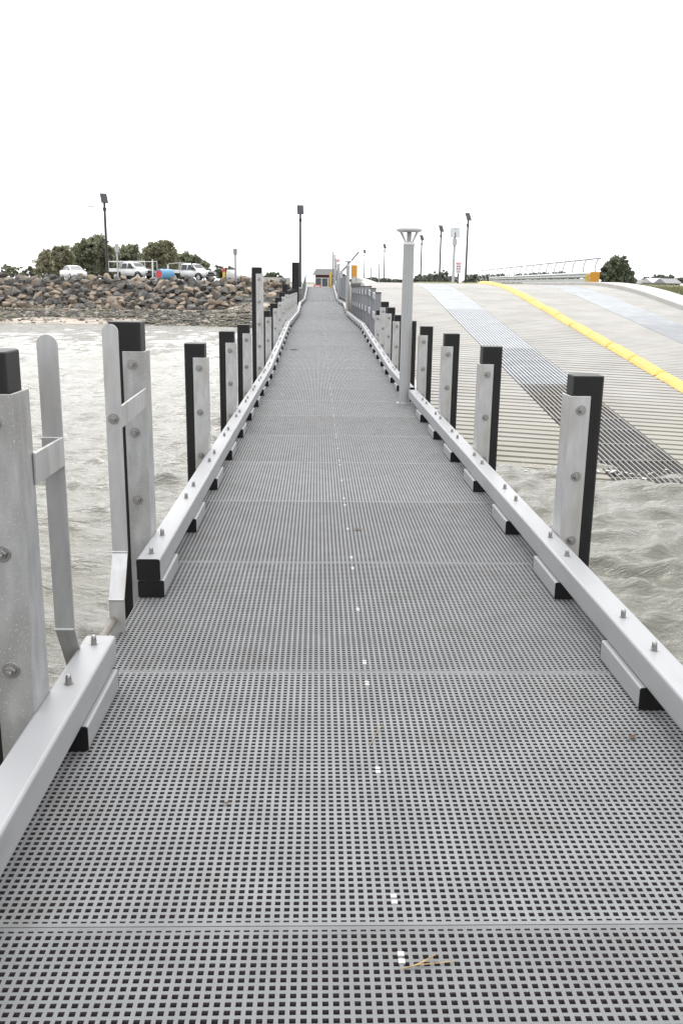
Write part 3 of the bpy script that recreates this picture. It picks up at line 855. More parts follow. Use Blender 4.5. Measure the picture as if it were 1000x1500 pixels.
fpts = []; fsz = []
for k in range(700):
    x = r.uniform(2.1, 13.5); y = 13.35+.16*math.sin(x*2.3)+.10*math.sin(x*6.1)+r.normal(0, .10)
    if math.sin(x*1.7+.6)+.6*math.sin(x*4.3) < r.uniform(-1.2, .9): continue
    fpts.append((x, y, max(WZ, rz(y))+.012)); fsz.append(.008+.03*r.uniform()**3)
fo = scatter('foam', fpts, fsz, [mat('foam_white', (.85, .85, .83), .9)], 8, .22); tag(fo, kind='stuff')
o = scatter('shore_stones', pts, sz, [ST1, ST1, ST2, ST3, ST4], 4, .55); tag(o, kind='stuff')

# ---- rock wall
def rockmat(name, a, b, c):
    m = mat(name, a, .85, var=.0, vscale=2.2, col2=b, bump=.5, bscale=9)
    speckled(m, 5, c, .55, .75)
    return m
ROCKS = [rockmat('rock_bluegrey', (.085, .082, .077), (.20, .188, .172), (.32, .29, .25)), rockmat('rock_brown', (.165, .132, .10), (.32, .26, .20), (.42, .355, .28)),
         rockmat('rock_tan', (.28, .22, .16), (.47, .385, .295), (.20, .165, .135)), rockmat('rock_charcoal', (.05, .047, .045), (.12, .112, .102), (.22, .20, .175))]
def rock_mesh(seed):
    r = np.random.RandomState(seed); b = bmesh.new()
    pts = r.normal(0, 1, (13, 3)); pts /= np.linalg.norm(pts, axis=1)[:, None]; pts *= r.uniform(.85, 1.12, (13, 1)); pts *= np.array([1.0, .8, .68])
    for p in pts: b.verts.new(p)
    bmesh.ops.convex_hull(b, input=b.verts)
    bmesh.ops.delete(b, geom=[v for v in b.verts if not v.link_faces], context='VERTS')
    bmesh.ops.bevel(b, geom=b.edges[:], offset=.045, segments=1, affect='EDGES', profile=.6)
    bmesh.ops.triangulate(b, faces=b.faces[:])
    bmesh.ops.subdivide_edges(b, edges=b.edges[:], cuts=1)
    bmesh.ops.triangulate(b, faces=b.faces[:])
    for v in b.verts: v.co *= 1+r.uniform(-.045, .045)
    me = bpy.data.meshes.new('boulder'); b.to_mesh(me); b.free(); return me
RM = []
for i in range(16):
    me = rock_mesh(100+i); me.materials.append(ROCKS[[0, 1, 2, 3, 0, 1, 3, 0, 1, 2, 0, 3, 1, 0, 1, 2][i]]); RM.append((me, [0, 1, 2, 3, 0, 1, 3, 0, 1, 2, 0, 3, 1, 0, 1, 2][i]))
RLBL = ['blue grey boulder packed in the rock wall below the car park', 'brown boulder packed in the rock wall below the car park',
        'pale tan boulder packed in the rock wall below the car park', 'near black boulder packed in the rock wall below the car park']
r = np.random.RandomState(21)
slots = []
rows = 8
for j in range(rows):
    t = j/(rows-1)
    n = 38
    for i in range(n):
        x = -31.2+28.6*(i+.5*(j % 2)+r.uniform(-.28, .28))/n
        slots.append((x, t+r.uniform(-.05, .05), j))
r.shuffle(slots)
cnt = 0
filler = []
for x, t, j in slots:
    y = 75.7+5.2*t+r.uniform(-.15, .15); z = -.28+2.22*t
    me, ci = RM[r.randint(16)]
    s = r.uniform(.34, .50) if r.uniform() < .78 else r.uniform(.50, .70)
    if cnt < 300:
        o = bpy.data.objects.new('boulder', me); COL.objects.link(o)
        o.location = (x, y-.1, z+.12); o.rotation_euler = (r.uniform(-.5, .5), r.uniform(-.5, .5), r.uniform(0, 6.3)); o.scale = (s*r.uniform(.95, 1.3), s, s*r.uniform(.85, 1.1))
        tag(o, RLBL[ci], 'boulder', RLBL[ci].replace('boulder', 'boulders')); cnt += 1
# smaller rubble filling the gaps between and behind the boulders
V = []; Fm = []; mi = []; off = 0
for k in range(1500):
    me, ci = RM[r.randint(16)]
    vv = np.zeros(len(me.vertices)*3, np.float32); me.vertices.foreach_get('co', vv); vv = vv.reshape(-1, 3)
    ff = np.zeros(len(me.polygons)*3, np.int32); me.polygons.foreach_get('vertices', ff); ff = ff.reshape(-1, 3)
    t = r.uniform(-.02, 1.08); x = r.uniform(-36, -2.4); y = 75.8+5.2*t; z = -.30+2.18*min(t, 1.0)
    s = r.uniform(.24, .40); e = Matrix.Rotation(r.uniform(0, 6), 3, 'Z') @ Matrix.Rotation(r.uniform(-1, 1), 3, 'X')
    q = (vv*s) @ np.array(e).T+np.array([x, y+.18, z+.02]); V.append(q); Fm.append(ff+off); off += len(vv); mi += [ci]*len(ff)
o = npmesh('rock_rubble', np.concatenate(V), np.concatenate(Fm), ROCKS, midx=mi); tag(o, kind='stuff')

# ================================================================== trees
def tree(name, base, lobes, nclump, per, leaf, lm, label, cat='tree', group=None, seed=0, trunk=.16, droop=0., limbs=6):
    """lobes: list of (dx,dy,z,rx,ry,rz) ellipsoids relative to the base; leaves sit in clumps spread over them"""
    r = np.random.RandomState(seed)
    root = empty(name, base); tag(root, label, cat, group)
    lob = np.array(lobes, float); w = (lob[:, 3]*lob[:, 5]); w = w/w.sum()
    cl = []
    for k in range(nclump):
        L = lob[r.choice(len(lob), p=w)]
        d = r.normal(0, 1, 3); d /= np.linalg.norm(d); rad = r.uniform(.3, 1.0)**.6*r.choice([1, 1, 1, 1.18])
        cl.append(np.concatenate([L[:3]+d*L[3:6]*rad, [r.uniform(.55, 1.2), r.uniform(0, 1)]]))
    cl = np.array(cl)
    n = nclump*per
    ci = np.repeat(np.arange(nclump), per)
    csz = .115*np.sqrt(lob[:, 3].mean()*lob[:, 5].mean())*3.0
    g = r.normal(0, 1, (n, 3)); g /= np.linalg.norm(g, axis=1)[:, None]; g *= (r.uniform(0, 1, (n, 1))**.5)
    c = cl[ci, :3]+g*csz*cl[ci, 3:4]*np.array([1, 1, .75]); c[:, 2] = np.maximum(c[:, 2], .1)
    a = r.normal(0, 1, (n, 3)); a[:, 2] -= droop; a /= np.linalg.norm(a, axis=1)[:, None]
    b = np.cross(a, r.normal(0, 1, (n, 3))); b /= np.linalg.norm(b, axis=1)[:, None]
    s = leaf*r.uniform(.6, 1.3, (n, 1)); la = s*1.25; lb = s*.55
    v = np.stack([c-a*la, c+b*lb, c+a*la, c-b*lb], 1).reshape(-1, 3)
    f = np.arange(4*n).reshape(-1, 4)
    tint = np.repeat(np.clip(cl[ci, 4]*.75+r.uniform(-.15, .25, n), 0, 1), 4)
    npmesh('crown', v, f, lm, root, attr=tint)
    t = MB(); top = lob[:, 2].mean(); lean = r.uniform(-.3, .3)
    p0 = Vector((0, 0, -.5)); p1 = Vector((lean, 0, top*.45)); t.tube(p0, p1, trunk*1.3, trunk, n=9)
    for k in range(limbs):
        L = lob[k % len(lob)]; q = Vector((L[0]+r.uniform(-.5, .5)*L[3], L[1]+r.uniform(-.5, .5)*L[4], L[2]+r.uniform(-.2, .6)*L[5]))
        m_ = p1.lerp(q, .5)+Vector((r.uniform(-.2, .2), r.uniform(-.2, .2), .15)); s0 = p0.lerp(p1, r.uniform(.55, 1))
        t.tube(s0, m_, trunk*.6, trunk*.4, n=7); t.tube(m_, q, trunk*.4, trunk*.12, n=6)
    t.build('trunk', BARK, root)
    return root
def px_tree(name, Y, ground_py, cx, lobes_px, label, lm, nclump, per, leaf, seed, group=None, cat='tree', depth=.8, **kw):
    """lobes given as (px,py,rx,ry) outlines at distance Y, turned into real ellipsoids"""
    b = at(cx, ground_py, Y); k = Y/F
    L = []
    for i, (px, py, rx, ry) in enumerate(lobes_px):
        p = at(px, py, Y)
        L.append((p.x-b.x, (-1)**i*rx*k*.25, p.z-b.z, rx*k, rx*k*depth, ry*k))
    return tree(name, b, L, nclump, per, leaf, lm, label, cat, group, seed, **kw)
G1 = 'olive green trees behind the parked vehicles'
px_tree('coastal_tree', 113, 409, 78, [(72, 383, 16, 15), (92, 376, 16, 15), (58, 392, 10, 9), (80, 394, 22, 11)], 'broad olive tree with bare low branches, behind the sedan', LEAF1, 330, 34, .16, 1, G1, limbs=9)
px_tree('coastal_tree', 116, 409, 125, [(120, 378, 20, 20), (135, 363, 13, 13), (146, 356, 9, 12), (124, 360, 7, 7), (118, 395, 24, 12)], 'tallest tree behind the sedan, with two ragged tufts at its top', LEAF2, 420, 34, .16, 2, G1, limbs=9)
px_tree('coastal_tree', 119, 409, 160, [(160, 382, 18, 20), (155, 370, 12, 9), (165, 396, 22, 12)], 'dark rounded tree behind the nearest lamp pole on the left', LEAF1, 330, 34, .16, 3, G1)
px_tree('coastal_tree', 115, 409, 190, [(189, 372, 13, 15), (184, 386, 18, 15), (198, 392, 14, 13)], 'open crowned tree with sky gaps, behind the first utility truck', LEAF2, 230, 30, .16, 4, G1, limbs=9)
px_tree('coastal_tree', 112, 409, 232, [(222, 372, 12, 16), (238, 368, 13, 14), (246, 362, 7, 9), (248, 384, 12, 18), (228, 392, 20, 13)], 'tall tree with pale leaning trunks, behind the blue drum', LEAF1, 400, 34, .16, 5, G1, limbs=9, trunk=.2)
px_tree('coastal_tree', 117, 409, 278, [(272, 385, 13, 13), (284, 386, 11, 11), (296, 394, 11, 9), (278, 397, 20, 9)], 'lower olive tree tapering to the right, behind the second utility truck', LEAF2, 300, 32, .16, 6, G1)
px_tree('coastal_tree', 150, 408, 16, [(10, 395, 9, 6), (24, 394, 9, 5), (20, 401, 14, 4)], 'small flat topped tree at the left photo edge', LEAF2, 50, 26, .17, 7)
px_tree('coastal_bush', 125, 408, 48, [(46, 397, 8, 7), (40, 402, 8, 5), (54, 402, 10, 5)], 'low dark bush left of the trees, beyond the rock wall', LEAF3, 55, 26, .15, 8, cat='bush')
px_tree('coastal_tree', 170, 410, 328, [(320, 396, 8, 7), (334, 394, 9, 6), (328, 402, 14, 6)], 'small round tree behind the yellow marker post', LEAF3, 60, 26, .19, 9, limbs=5)
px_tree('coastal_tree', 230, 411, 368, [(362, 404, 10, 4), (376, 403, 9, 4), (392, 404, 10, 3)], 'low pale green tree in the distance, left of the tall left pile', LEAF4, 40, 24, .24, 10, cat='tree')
px_tree('coastal_tree', 150, 412, 398, [(394, 404, 7, 4), (405, 402, 6, 4), (412, 407, 7, 4)], 'dark sloping tree top just left of the channel post', LEAF3, 40, 26, .18, 11)
px_tree('coastal_tree', 128, 409, 118, [(100, 380, 24, 16), (126, 378, 24, 16), (112, 394, 34, 12)], 'dark mass of trees filling in behind the sedan', LEAF1, 300, 32, .17, 61, G1)
px_tree('coastal_tree', 130, 409, 180, [(172, 380, 24, 15), (202, 382, 20, 14), (182, 395, 34, 11)], 'low dense tree filling in behind the left lamp pole and truck', LEAF2, 280, 32, .17, 62, G1)
px_tree('coastal_tree', 127, 409, 250, [(236, 384, 24, 16), (262, 386, 24, 14), (252, 398, 36, 9)], 'dense olive tree filling in behind the blue drum and second truck', LEAF1, 300, 32, .17, 63, G1)
# bush at the right beside the guardrail
px_tree('casuarina_bush', 66, 419, 904, [(903, 394, 16, 16), (890, 400, 13, 13), (897, 402, 15, 13), (898, 388, 10, 9), (914, 402, 14, 12), (906, 384, 9, 9), (891, 409, 11, 8), (918, 410, 12, 7), (903, 412, 22, 6)], 'dense dark green bush with upright tufts, beside the yellow guardrail end', LEAF3, 420, 36, .10, 12, cat='bush', droop=-.8)
# far tree line beyond the ramp
FARL = ['far tree to the left of the tall light post, low and even', 'far tree right behind the shaft of the tall light post']
far = [(497, 12, 404, 5, 'behind the orange board'), (524, 11, 409, 3, 'over the white retaining wall'), (543, 10, 409, 3, 'just right of the white retaining wall'), (560, 12, 410, 3, 'left of the second row lamp'),
       (577, 12, 411, 3, 'just left of the tall light post'), (609, 12, 406, 6, 'just right of the tall light post'), (628, 14, 406, 7, 'between two black lamp poles'), (645, 12, 402, 9, 'highest of the far trees, behind a black lamp pole'),
       (660, 9, 408, 5, 'behind the grey floodlight pole'), (690, 10, 405, 7, 'beside the nearest black lamp on the right'), (712, 12, 406, 6, 'at the far end of the bike fence'), (735, 12, 405, 7, 'behind the far half of the bike fence'),
       (760, 10, 404, 6, 'behind the middle of the bike fence'), (790, 13, 403, 7, 'behind the near half of the bike fence'), (815, 14, 402, 7, 'behind the bike fence, near its lowered end'), (838, 9, 406, 4, 'low, left of the yellow guardrail end'),
       (946, 6, 408, 4, 'left of the far houses'), (962, 8, 406, 6, 'tall, behind the far houses'), (978, 9, 407, 5, 'right of the tall tree by the far houses'), (994, 7, 409, 4, 'at the right photo edge')]
for i, (px, rx, py, ry, lab) in enumerate(far):
    Yd = 235+(i*37) % 50
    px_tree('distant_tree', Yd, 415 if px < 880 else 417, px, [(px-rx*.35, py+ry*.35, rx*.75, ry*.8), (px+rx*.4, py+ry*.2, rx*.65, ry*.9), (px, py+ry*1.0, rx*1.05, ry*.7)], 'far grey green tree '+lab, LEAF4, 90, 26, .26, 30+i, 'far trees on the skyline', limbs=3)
# grass bank at the right
r = np.random.RandomState(9); V = []; T = []
nb = 26000
gxs = r.uniform(14.1, 34, nb); gys = r.uniform(24, 52, nb); gz = land(gxs, gys)
hgt = r.uniform(.12, .42, nb)*(.6+.5*np.sin(gxs*.8+gys*.5)**2); an = r.uniform(0, 2*PI, nb); wd_ = r.uniform(.02, .05, nb)
lx = r.normal(0, .12, nb); ly = r.normal(0, .12, nb)
b0 = np.stack([gxs-wd_*np.cos(an), gys-wd_*np.sin(an), gz-.02], 1); b1 = np.stack([gxs+wd_*np.cos(an), gys+wd_*np.sin(an), gz-.02], 1); tp = np.stack([gxs+lx, gys+ly, gz+hgt], 1)
v = np.stack([b0, b1, tp], 1).reshape(-1, 3)
o = npmesh('grass', v, np.arange(3*nb).reshape(-1, 3), GRASSM, attr=np.repeat(r.uniform(0, 1, nb), 3)); tag(o, kind='stuff')

# ================================================================== vehicles (x forward, y left, z up)
def ring_loft(mb, st, m=0):
    """st: list of (x, [(y,z)...]) half sections from bottom to top; mirrored"""
    n = len(st[0][1]); vs = []
    for x, pr in st:
        for y, z in pr: vs.append((x, y, z))
        for y, z in reversed(pr): vs.append((x, -y, z))
    k = 2*n; fs = []
    for i in range(len(st)-1):
        for j in range(k): fs.append((i*k+j, i*k+(j+1) % k, (i+1)*k+(j+1) % k, (i+1)*k+j))
    fs.append(tuple(range(k))[::-1]); e = (len(st)-1)*k; fs.append(tuple(range(e, e+k)))
    mb.add(vs, fs, m, True)
def wheel(root, x, y, r=.32, w=.2):
    wl = MB(); s = 1 if y > 0 else -1
    wl.tube((x, y-s*w, r), (x, y, r), r, n=22, m=0); o = wl.build('wheel', TYRE, root)
    h = MB(); h.tube((x, y, r), (x, y+s*.012, r), r*.62, r*.58, n=18); h.build('rim', GALV, o); return o
def quad(mb, p, m=0, t=.01):
    p = [Vector(q) for q in p]; n = (p[1]-p[0]).cross(p[3]-p[0]).normalized()*t
    vs = p+[q-n for q in p]; mb.add(vs, [(0, 1, 2, 3), (7, 6, 5, 4), (0, 4, 5, 1), (1, 5, 6, 2), (2, 6, 7, 3), (3, 7, 4, 0)], m)
def sedan(loc, rot, label):
    root = empty('sedan_car', loc, (0, 0, rot)); tag(root, label, 'car')
    b = MB()
    ring_loft(b, [(-2.25, [(.55, .45), (.72, .55), (.70, .85), (.45, .92)]), (-2.1, [(.75, .28), (.86, .5), (.84, .92), (.55, 1.0)]), (-1.3, [(.80, .22), (.90, .55), (.87, .96), (.60, 1.03)]),
                  (0, [(.80, .22), (.90, .55), (.88, .94), (.62, .98)]), (1.0, [(.80, .22), (.90, .55), (.87, .90), (.62, .96)]), (1.9, [(.76, .25), (.86, .5), (.80, .74), (.52, .80)]), (2.2, [(.60, .35), (.72, .5), (.66, .66), (.42, .70)])])
    b.build('body', CARP, root)
    c = MB()
    ring_loft(c, [(-1.75, [(.70, .93), (.66, .99), (.5, 1.0)]), (-.95, [(.80, .93), (.60, 1.38), (.42, 1.41)]), (-.1, [(.82, .93), (.62, 1.43), (.42, 1.47)]), (.35, [(.80, .93), (.60, 1.38), (.42, 1.42)]), (1.2, [(.76, .90), (.70, .96), (.5, .97)])])
    c.build('cabin', CARP, root)
    w = MB(); quad(w, [(1.12, -.60, 1.02), (1.12, .60, 1.02), (.44, .48, 1.40), (.44, -.48, 1.40)]); w.build('windscreen', GLASS, root)
    w = MB(); quad(w, [(-1.62, .54, 1.04), (-1.62, -.54, 1.04), (-1.0, -.48, 1.38), (-1.0, .48, 1.38)]); w.build('rear_window', GLASS, root)
    for s in (1, -1):
        w = MB(); e = .012
        for xa, xb in ((-.88, -.12), (-.02, .62)):
            p = [(xa-.28 if xa < -.5 else xa, s*(.80+e), 1.0), (xb+(.28 if xb > 0 else 0), s*(.80+e), 1.0), (xb-.20 if xb > 0 else xb, s*(.635+e), 1.36), (xa, s*(.635+e), 1.36)]
            if s < 0: p = p[::-1]
            quad(w, p)
        w.build('side_window', GLASS, root)
        h = MB(); h.lathe([(.02, -.09), (.10, -.06), (.11, .02), (.02, .08)], (2.06, s*.55, .64), n=14); h.build('headlight', GALV, root)
        t = MB(); t.box(-2.26, -2.12, s*.5-.16, s*.5+.16, .72, .86); t.build('tail_light', RED, root, .02)
        mr = MB(); mr.box(.74, .90, s*.96-.09, s*.96+.09, .97, 1.1); mr.build('mirror', CARP, root, .03)
        for x in (1.38, -1.32): wheel(root, x, s*.885)
    g = MB(); g.box(2.14, 2.24, -.30, .30, .53, .62); g.box(2.12, 2.235, -.45, .45, .34, .42); g.build('grille', CAPM, root, .02)
    p_ = MB(); p_.box(2.2405, 2.25, -.18, .18, .44, .52); p_.build('number_plate', YEL, root)
    return root
def utility(loc, rot, label, rack, snorkel):
    root = empty('utility_truck', loc, (0, 0, rot)); tag(root, label, 'pickup truck')
    b = MB()
    ring_loft(b, [(-.95, [(.78, .42), (.90, .7), (.88, 1.05), (.6, 1.10)]), (.9, [(.78, .42), (.90, .7), (.88, 1.05), (.6, 1.12)]), (1.3, [(.78, .42), (.90, .75), (.86, 1.03), (.55, 1.13)]), (2.2, [(.76, .5), (.86, .75), (.80, .98), (.5, 1.05)]), (2.5, [(.66, .55), (.76, .75), (.70, .92), (.45, .96)])])
    b.build('body', CARP, root)
    c = MB(); ring_loft(c, [(-.95, [(.84, 1.05), (.66, 1.70), (.5, 1.74)]), (-.1, [(.85, 1.05), (.68, 1.75), (.5, 1.79)]), (.45, [(.84, 1.05), (.66, 1.70), (.5, 1.74)]), (1.25, [(.80, 1.05), (.74, 1.12), (.5, 1.13)])]); c.build('cabin', CARP, root)
    w = MB(); quad(w, [(1.17, -.62, 1.18), (1.17, .62, 1.18), (.54, .52, 1.70), (.54, -.52, 1.70)]); w.build('windscreen', GLASS, root)
    for s in (1, -1):
        w = MB(); e = .012
        for xa, xb, xc in ((-.85, -.1, -.1), (.02, .86, .42)):
            p = [(xa, s*(.82+e), 1.14), (xb, s*(.82+e), 1.14), (xc, s*(.685+e), 1.64), (xa, s*(.685+e), 1.64)]
            if s < 0: p = p[::-1]
            quad(w, p)
        w.build('side_window', GLASS, root)
        h = MB(); h.box(2.38, 2.50, s*.58-.14, s*.58+.14, .78, .94); h.build('headlight', GALV, root, .03)
        mr = MB(); mr.box(.80, .95, s*1.0-.09, s*1.0+.09, 1.12, 1.32); mr.build('mirror', CAPM, root, .03)
        for x in (1.55, -1.75): wheel(root, x, s*.885, .37, .24)
        ar = MB()
        for x in (1.55,):
            vs = []; n = 10
            for rr in (.39, .47):
                for yy in (s*.86, s*.925):
                    for i in range(n+1): vs.append((x+rr*math.cos(PI*i/n), yy, .39+rr*math.sin(PI*i/n)))
            k = n+1; fs = []
            for i in range(n):
                A, B, C, D = i, i+k, i+2*k, i+3*k
                fs += [(B, B+1, D+1, D), (C, C+1, A+1, A), (D, D+1, C+1, C), (A, A+1, B+1, B)]
            ar.add(vs, fs)
        ar.build('wheel_arch', CAPM, root)
    bb = MB(); bb.tube((2.62, -.75, .62), (2.62, .75, .62), .08, n=10); bb.tube((2.60, -.4, .62), (2.60, -.4, 1.0), .03, n=8); bb.tube((2.60, .4, .62), (2.60, .4, 1.0), .03, n=8); bb.tube((2.60, -.4, 1.0), (2.60, .4, 1.0), .03, n=8); bb.build('bull_bar', CAPM, root)
    g = MB(); g.box(2.47, 2.53, -.40, .40, .72, .92); g.build('grille', CAPM, root, .02)
    tr = MB(); tr.box(-2.75, -1.02, -.92, .92, .82, .90)
    for y in (-.92, .90): tr.box(-2.75, -1.02, y, y+.02, .9005, 1.15)
    tr.box(-2.77, -2.7505, -.92, .92, .82, 1.15); tr.build('tray', CARP, root)
    fm = MB(); tp = 1.82
    for y in (-.85, .85): fm.tube((-1.08, y, .9), (-1.08, y, tp), .03, n=8); fm.tube((-2.7, y, .9), (-2.7, y, tp), .03, n=8) if rack else None
    fm.tube((-1.08, -.85, tp), (-1.08, .85, tp), .03, n=8)
    if rack:
        fm.tube((-2.7, -.85, tp), (-2.7, .85, tp), .03, n=8)
        for y in (-.85, .85): fm.tube((-2.9, y, tp+.03), (2.65, y, tp+.03), .025, n=8); fm.tube((2.62, y, .62), (2.62, y, tp+.03), .025, n=8)
    else:
        for y in (-.85, .85): fm.tube((-2.6, y, .9), (-2.6, y, 1.75), .03, n=8); fm.tube((-2.6, y, 1.75), (-1.08, y, tp), .03, n=8)
    fm.build('ladder_rack', CARP if rack else GALV, root)
    if snorkel:
        sn = MB(); sn.tube((1.15, -.93, 1.05), (.62, -.80, 1.72), .05, n=8); sn.tube((.62, -.80, 1.72), (.60, -.80, 1.9), .07, n=8); sn.build('snorkel', CAPM, root)
    return root
def onland(px, Y, dz_=0):
    p = at(px, 420, Y); p.z = lz(p.x, p.y)+dz_; return p
sedan(onland(109, 100, .0), -PI/2+.55, 'white sedan facing the water on top of the rock wall, left of the lamp pole')
utility(onland(196, 98, .05), -PI/2+.95, 'white utility truck with full length ladder rack, left of the blue drum', True, False)
utility(onland(283, 98, .0), -PI/2+.95, 'white utility truck with a black snorkel and bull bar, right of the blue drum', False, True)
# pale van half hidden far right of the yellow marker
p = onland(352, 112, -.1)
vb = empty('parked_van', p, (0, 0, -PI/2+.5)); tag(vb, 'pale van mostly hidden by the rocks, right of the yellow marker post', 'van')
b = MB(); ring_loft(b, [(-2.2, [(.8, .35), (.88, .8), (.8, 1.5), (.6, 1.55)]), (.6, [(.8, .35), (.9, .8), (.8, 1.5), (.6, 1.55)]), (1.5, [(.8, .35), (.88, .8), (.82, .98), (.6, 1.02)]), (2.2, [(.7, .4), (.8, .7), (.72, .85), (.5, .88)])]); b.build('body', CARP, vb)
w = MB(); quad(w, [(1.45, -.62, 1.04), (1.45, .62, 1.04), (.68, .58, 1.48), (.68, -.58, 1.48)]); w.build('windscreen', GLASS, vb)
for s in (1, -1):
    for x in (1.3, -1.4): wheel(vb, x, s*.87)

# blue drum with red end
p = onland(241, 95)
dr = empty('blue_drum', p+Vector((0, 0, .62)), (0, 0, .95)); tag(dr, 'blue drum lying on its side with a red round end, between the two utility trucks', 'drum')
d = MB(); d.tube((-.75, 0, 0), (.95, 0, 0), .52, n=28)
for x in (-.35, .1, .55): d.tube((x-.03, 0, 0), (x+.03, 0, 0), .535, n=28)
d.build('barrel', BLUE, dr)
d = MB(); d.tube((-.76, 0, 0), (-.7505, 0, 0), .40, n=24); d.build('end_disc', RED, dr)
cr = MB(); cr.box(-.6, -.5, -.45, .45, -.62, -.40); cr.box(.6, .7, -.45, .45, -.62, -.40); cr.build('cradle', DARK, dr)

# ---- solar lamps
def solar_lamp(px, py_top, py_base, h, label, face=.35):
    Y = h*F/(py_base-py_top)*1.0
    b = at(px-1, py_base, Y); g = lz(b.x, b.y); zt = at(px, py_top, Y).z
    root = empty('solar_lamp', (b.x, b.y, min(g, b.z))); z0 = min(g, b.z); H = zt-z0
    tag(root, label, 'street lamp', 'black solar lamps around the car park')
    p = MB(); p.tube((0, 0, 0), (0, 0, H-.35), .125, .095, n=10); p.build('pole', BLKPOLE, root)
    s = MB(); T = Matrix.Translation((.0, -.05, H-.28)) @ Matrix.Rotation(face, 4, 'Z') @ Matrix.Rotation(math.radians(62), 4, 'X')
    s.box(-.29, .29, -.44, .44, -.035, .035, 0, T); s.build('solar_panel', PANEL, root)
    a = MB(); a.tube((0, 0, H-1.05), (-.9, 0, H-1.0), .025, n=8); a.box(-1.35, -.85, -.12, .12, H-1.03, H-.96); a.build('lamp_arm', BLKPOLE if px < 300 else GALV, root)
    bx = MB(); bx.box(-.13, .13, -.1, .1, H-1.3, H-1.05); bx.build('battery_box', BLKPOLE, root)
solar_lamp(159, 285, 409, 7.6, 'tallest solar lamp, standing behind the rock wall between sedan and truck', .5)
solar_lamp(440.5, 302, 417, 7.4, 'solar lamp rising above the far left piles', .1)
solar_lamp(682.5, 313, 410, 7.4, 'solar lamp right of the red topped sign', .5)
solar_lamp(644, 331, 414, 7.4, 'solar lamp left of the grey floodlight pole', .5)
solar_lamp(616.5, 345, 415, 7.4, 'solar lamp just right of the tall light post', .5)
solar_lamp(563, 358, 414, 7.4, 'solar lamp just left of the tall light post', .5)
solar_lamp(534, 366, 412, 7.4, 'smallest and farthest solar lamp, above the white retaining wall', .5)
# grey pole with a pair of floodlights
Y = 58; b = at(663, 416, Y); zt = at(665.5, 334, Y).z; H = zt-b.z+.3
fp = empty('floodlight_pole', (b.x, b.y, b.z-.3)); tag(fp, 'light grey pole with two flat panels on top, beside the red topped sign', 'light pole')
p = MB(); p.tube((0, 0, 0), (0, 0, H-.2), .10, .07, n=14); p.build('pole', GALV, fp)
for s in (-1, 1):
    T = Matrix.Translation((s*.16, -.08, H-.25)) @ Matrix.Rotation(s*.25, 4, 'Z') @ Matrix.Rotation(math.radians(68), 4, 'X')
    q = MB(); q.box(-.14, .14, -.32, .32, -.03, .03, 0, T); q.build('flat_panel', GALV, fp)
q = MB(); q.box(-.13, .13, -.16, -.02, H-1.0, H-.62); q.build('control_box', GALV, fp)
# sign with red head
def sign(name, px0, px1, py0, py1, pyb, Y, label, dots=True, postm=None):
    a = at(px0, py1, Y); c = at(px1, py0, Y); gb = at((px0+px1)/2, pyb, Y)
    root = empty(name, ((a.x+c.x)/2, Y, gb.z)); tag(root, label, 'sign')
    w = (c.x-a.x)/2; z0 = a.z-gb.z; z1 = c.z-gb.z; hd = (z1-z0)*.17
    p = MB(); p.box(-w, w, -.02, .0, z0, z1-hd); p.build('sign_board', WHITE, root)
    p = MB(); p.box(-w-.004, w+.004, -.024, .0, z1-hd+.001, z1); p.build('header_band', RED, root)
    p = MB()
    for i in range(4): x = -w*.62+i*w*.36; p.box(x, x+w*.26, -.027, -.0245, z1-hd*.75, z1-hd*.3)
    p.build('header_lettering', WHITE, root)
    if dots:
        for i, x in enumerate((-.42, .42)):
            for j, zf in enumerate((.64, .42)):
                q = MB(); zc = z0+(z1-z0)*zf; q.tube((x*w, -.0205, zc), (x*w, -.026, zc), w*.26, n=16); o = q.build('warning_symbol', RED, root)
                q = MB(); q.tube((x*w, -.0262, zc), (x*w, -.029, zc), w*.15, n=14); q.build('pictogram', CAPM, o)
        q = MB(); q.box(-w*.5, w*.5, -.025, -.0205, z0+(z1-z0)*.20, z0+(z1-z0)*.24); q.box(-w*.4, w*.4, -.025, -.0205, z0+(z1-z0)*.11, z0+(z1-z0)*.15); q.build('text_line', DARK, root)
    q = MB(); q.box(-.045, .045, .001, .09, -.2, z1-.05); q.build('sign_post', postm or BLKPOLE, root)
    return root
sign('warning_sign', 667, 675.5, 384, 400.5, 414, 58, 'white warning sign with a red header and four round symbols on a black post')
sign('warning_sign', 490.3, 497.2, 379.5, 397, 424, 86, 'narrow white sign with a red header at the head of the jetty', True, GALV)
# orange board
a = at(514, 405, 62); c = at(523.3, 388, 62)
ob = empty('orange_board', ((a.x+c.x)/2, 62, 1.2)); tag(ob, 'plain orange board on grey legs, right behind the second light post', 'board')
w = (c.x-a.x)/2; q = MB(); q.box(-w, w, -.02, .02, a.z-1.2, c.z-1.2); q.build('panel', ORANGE, ob, .01)
for x in (-w*.7, w*.7): q = MB(); q.box(x-.03, x+.03, .021, .08, 0, c.z-1.25); q.build('leg', GALV, ob)
# boom
a = at(500, 398, 66); c = at(525.5, 368.5, 66)
bo = empty('boom_arm', (a.x, a.y, 0)); tag(bo, 'thin grey boom slanting up behind the second light post', 'boom')
q = MB(); q.tube((0, 0, a.z), (c.x-a.x, 0, c.z), .075, .06, n=8); q.build('arm', GREYF, bo)
q = MB(); q.box(-.1, .1, -.1, .1, 1.0, a.z+.1); q.build('pivot_post', GALV, bo)
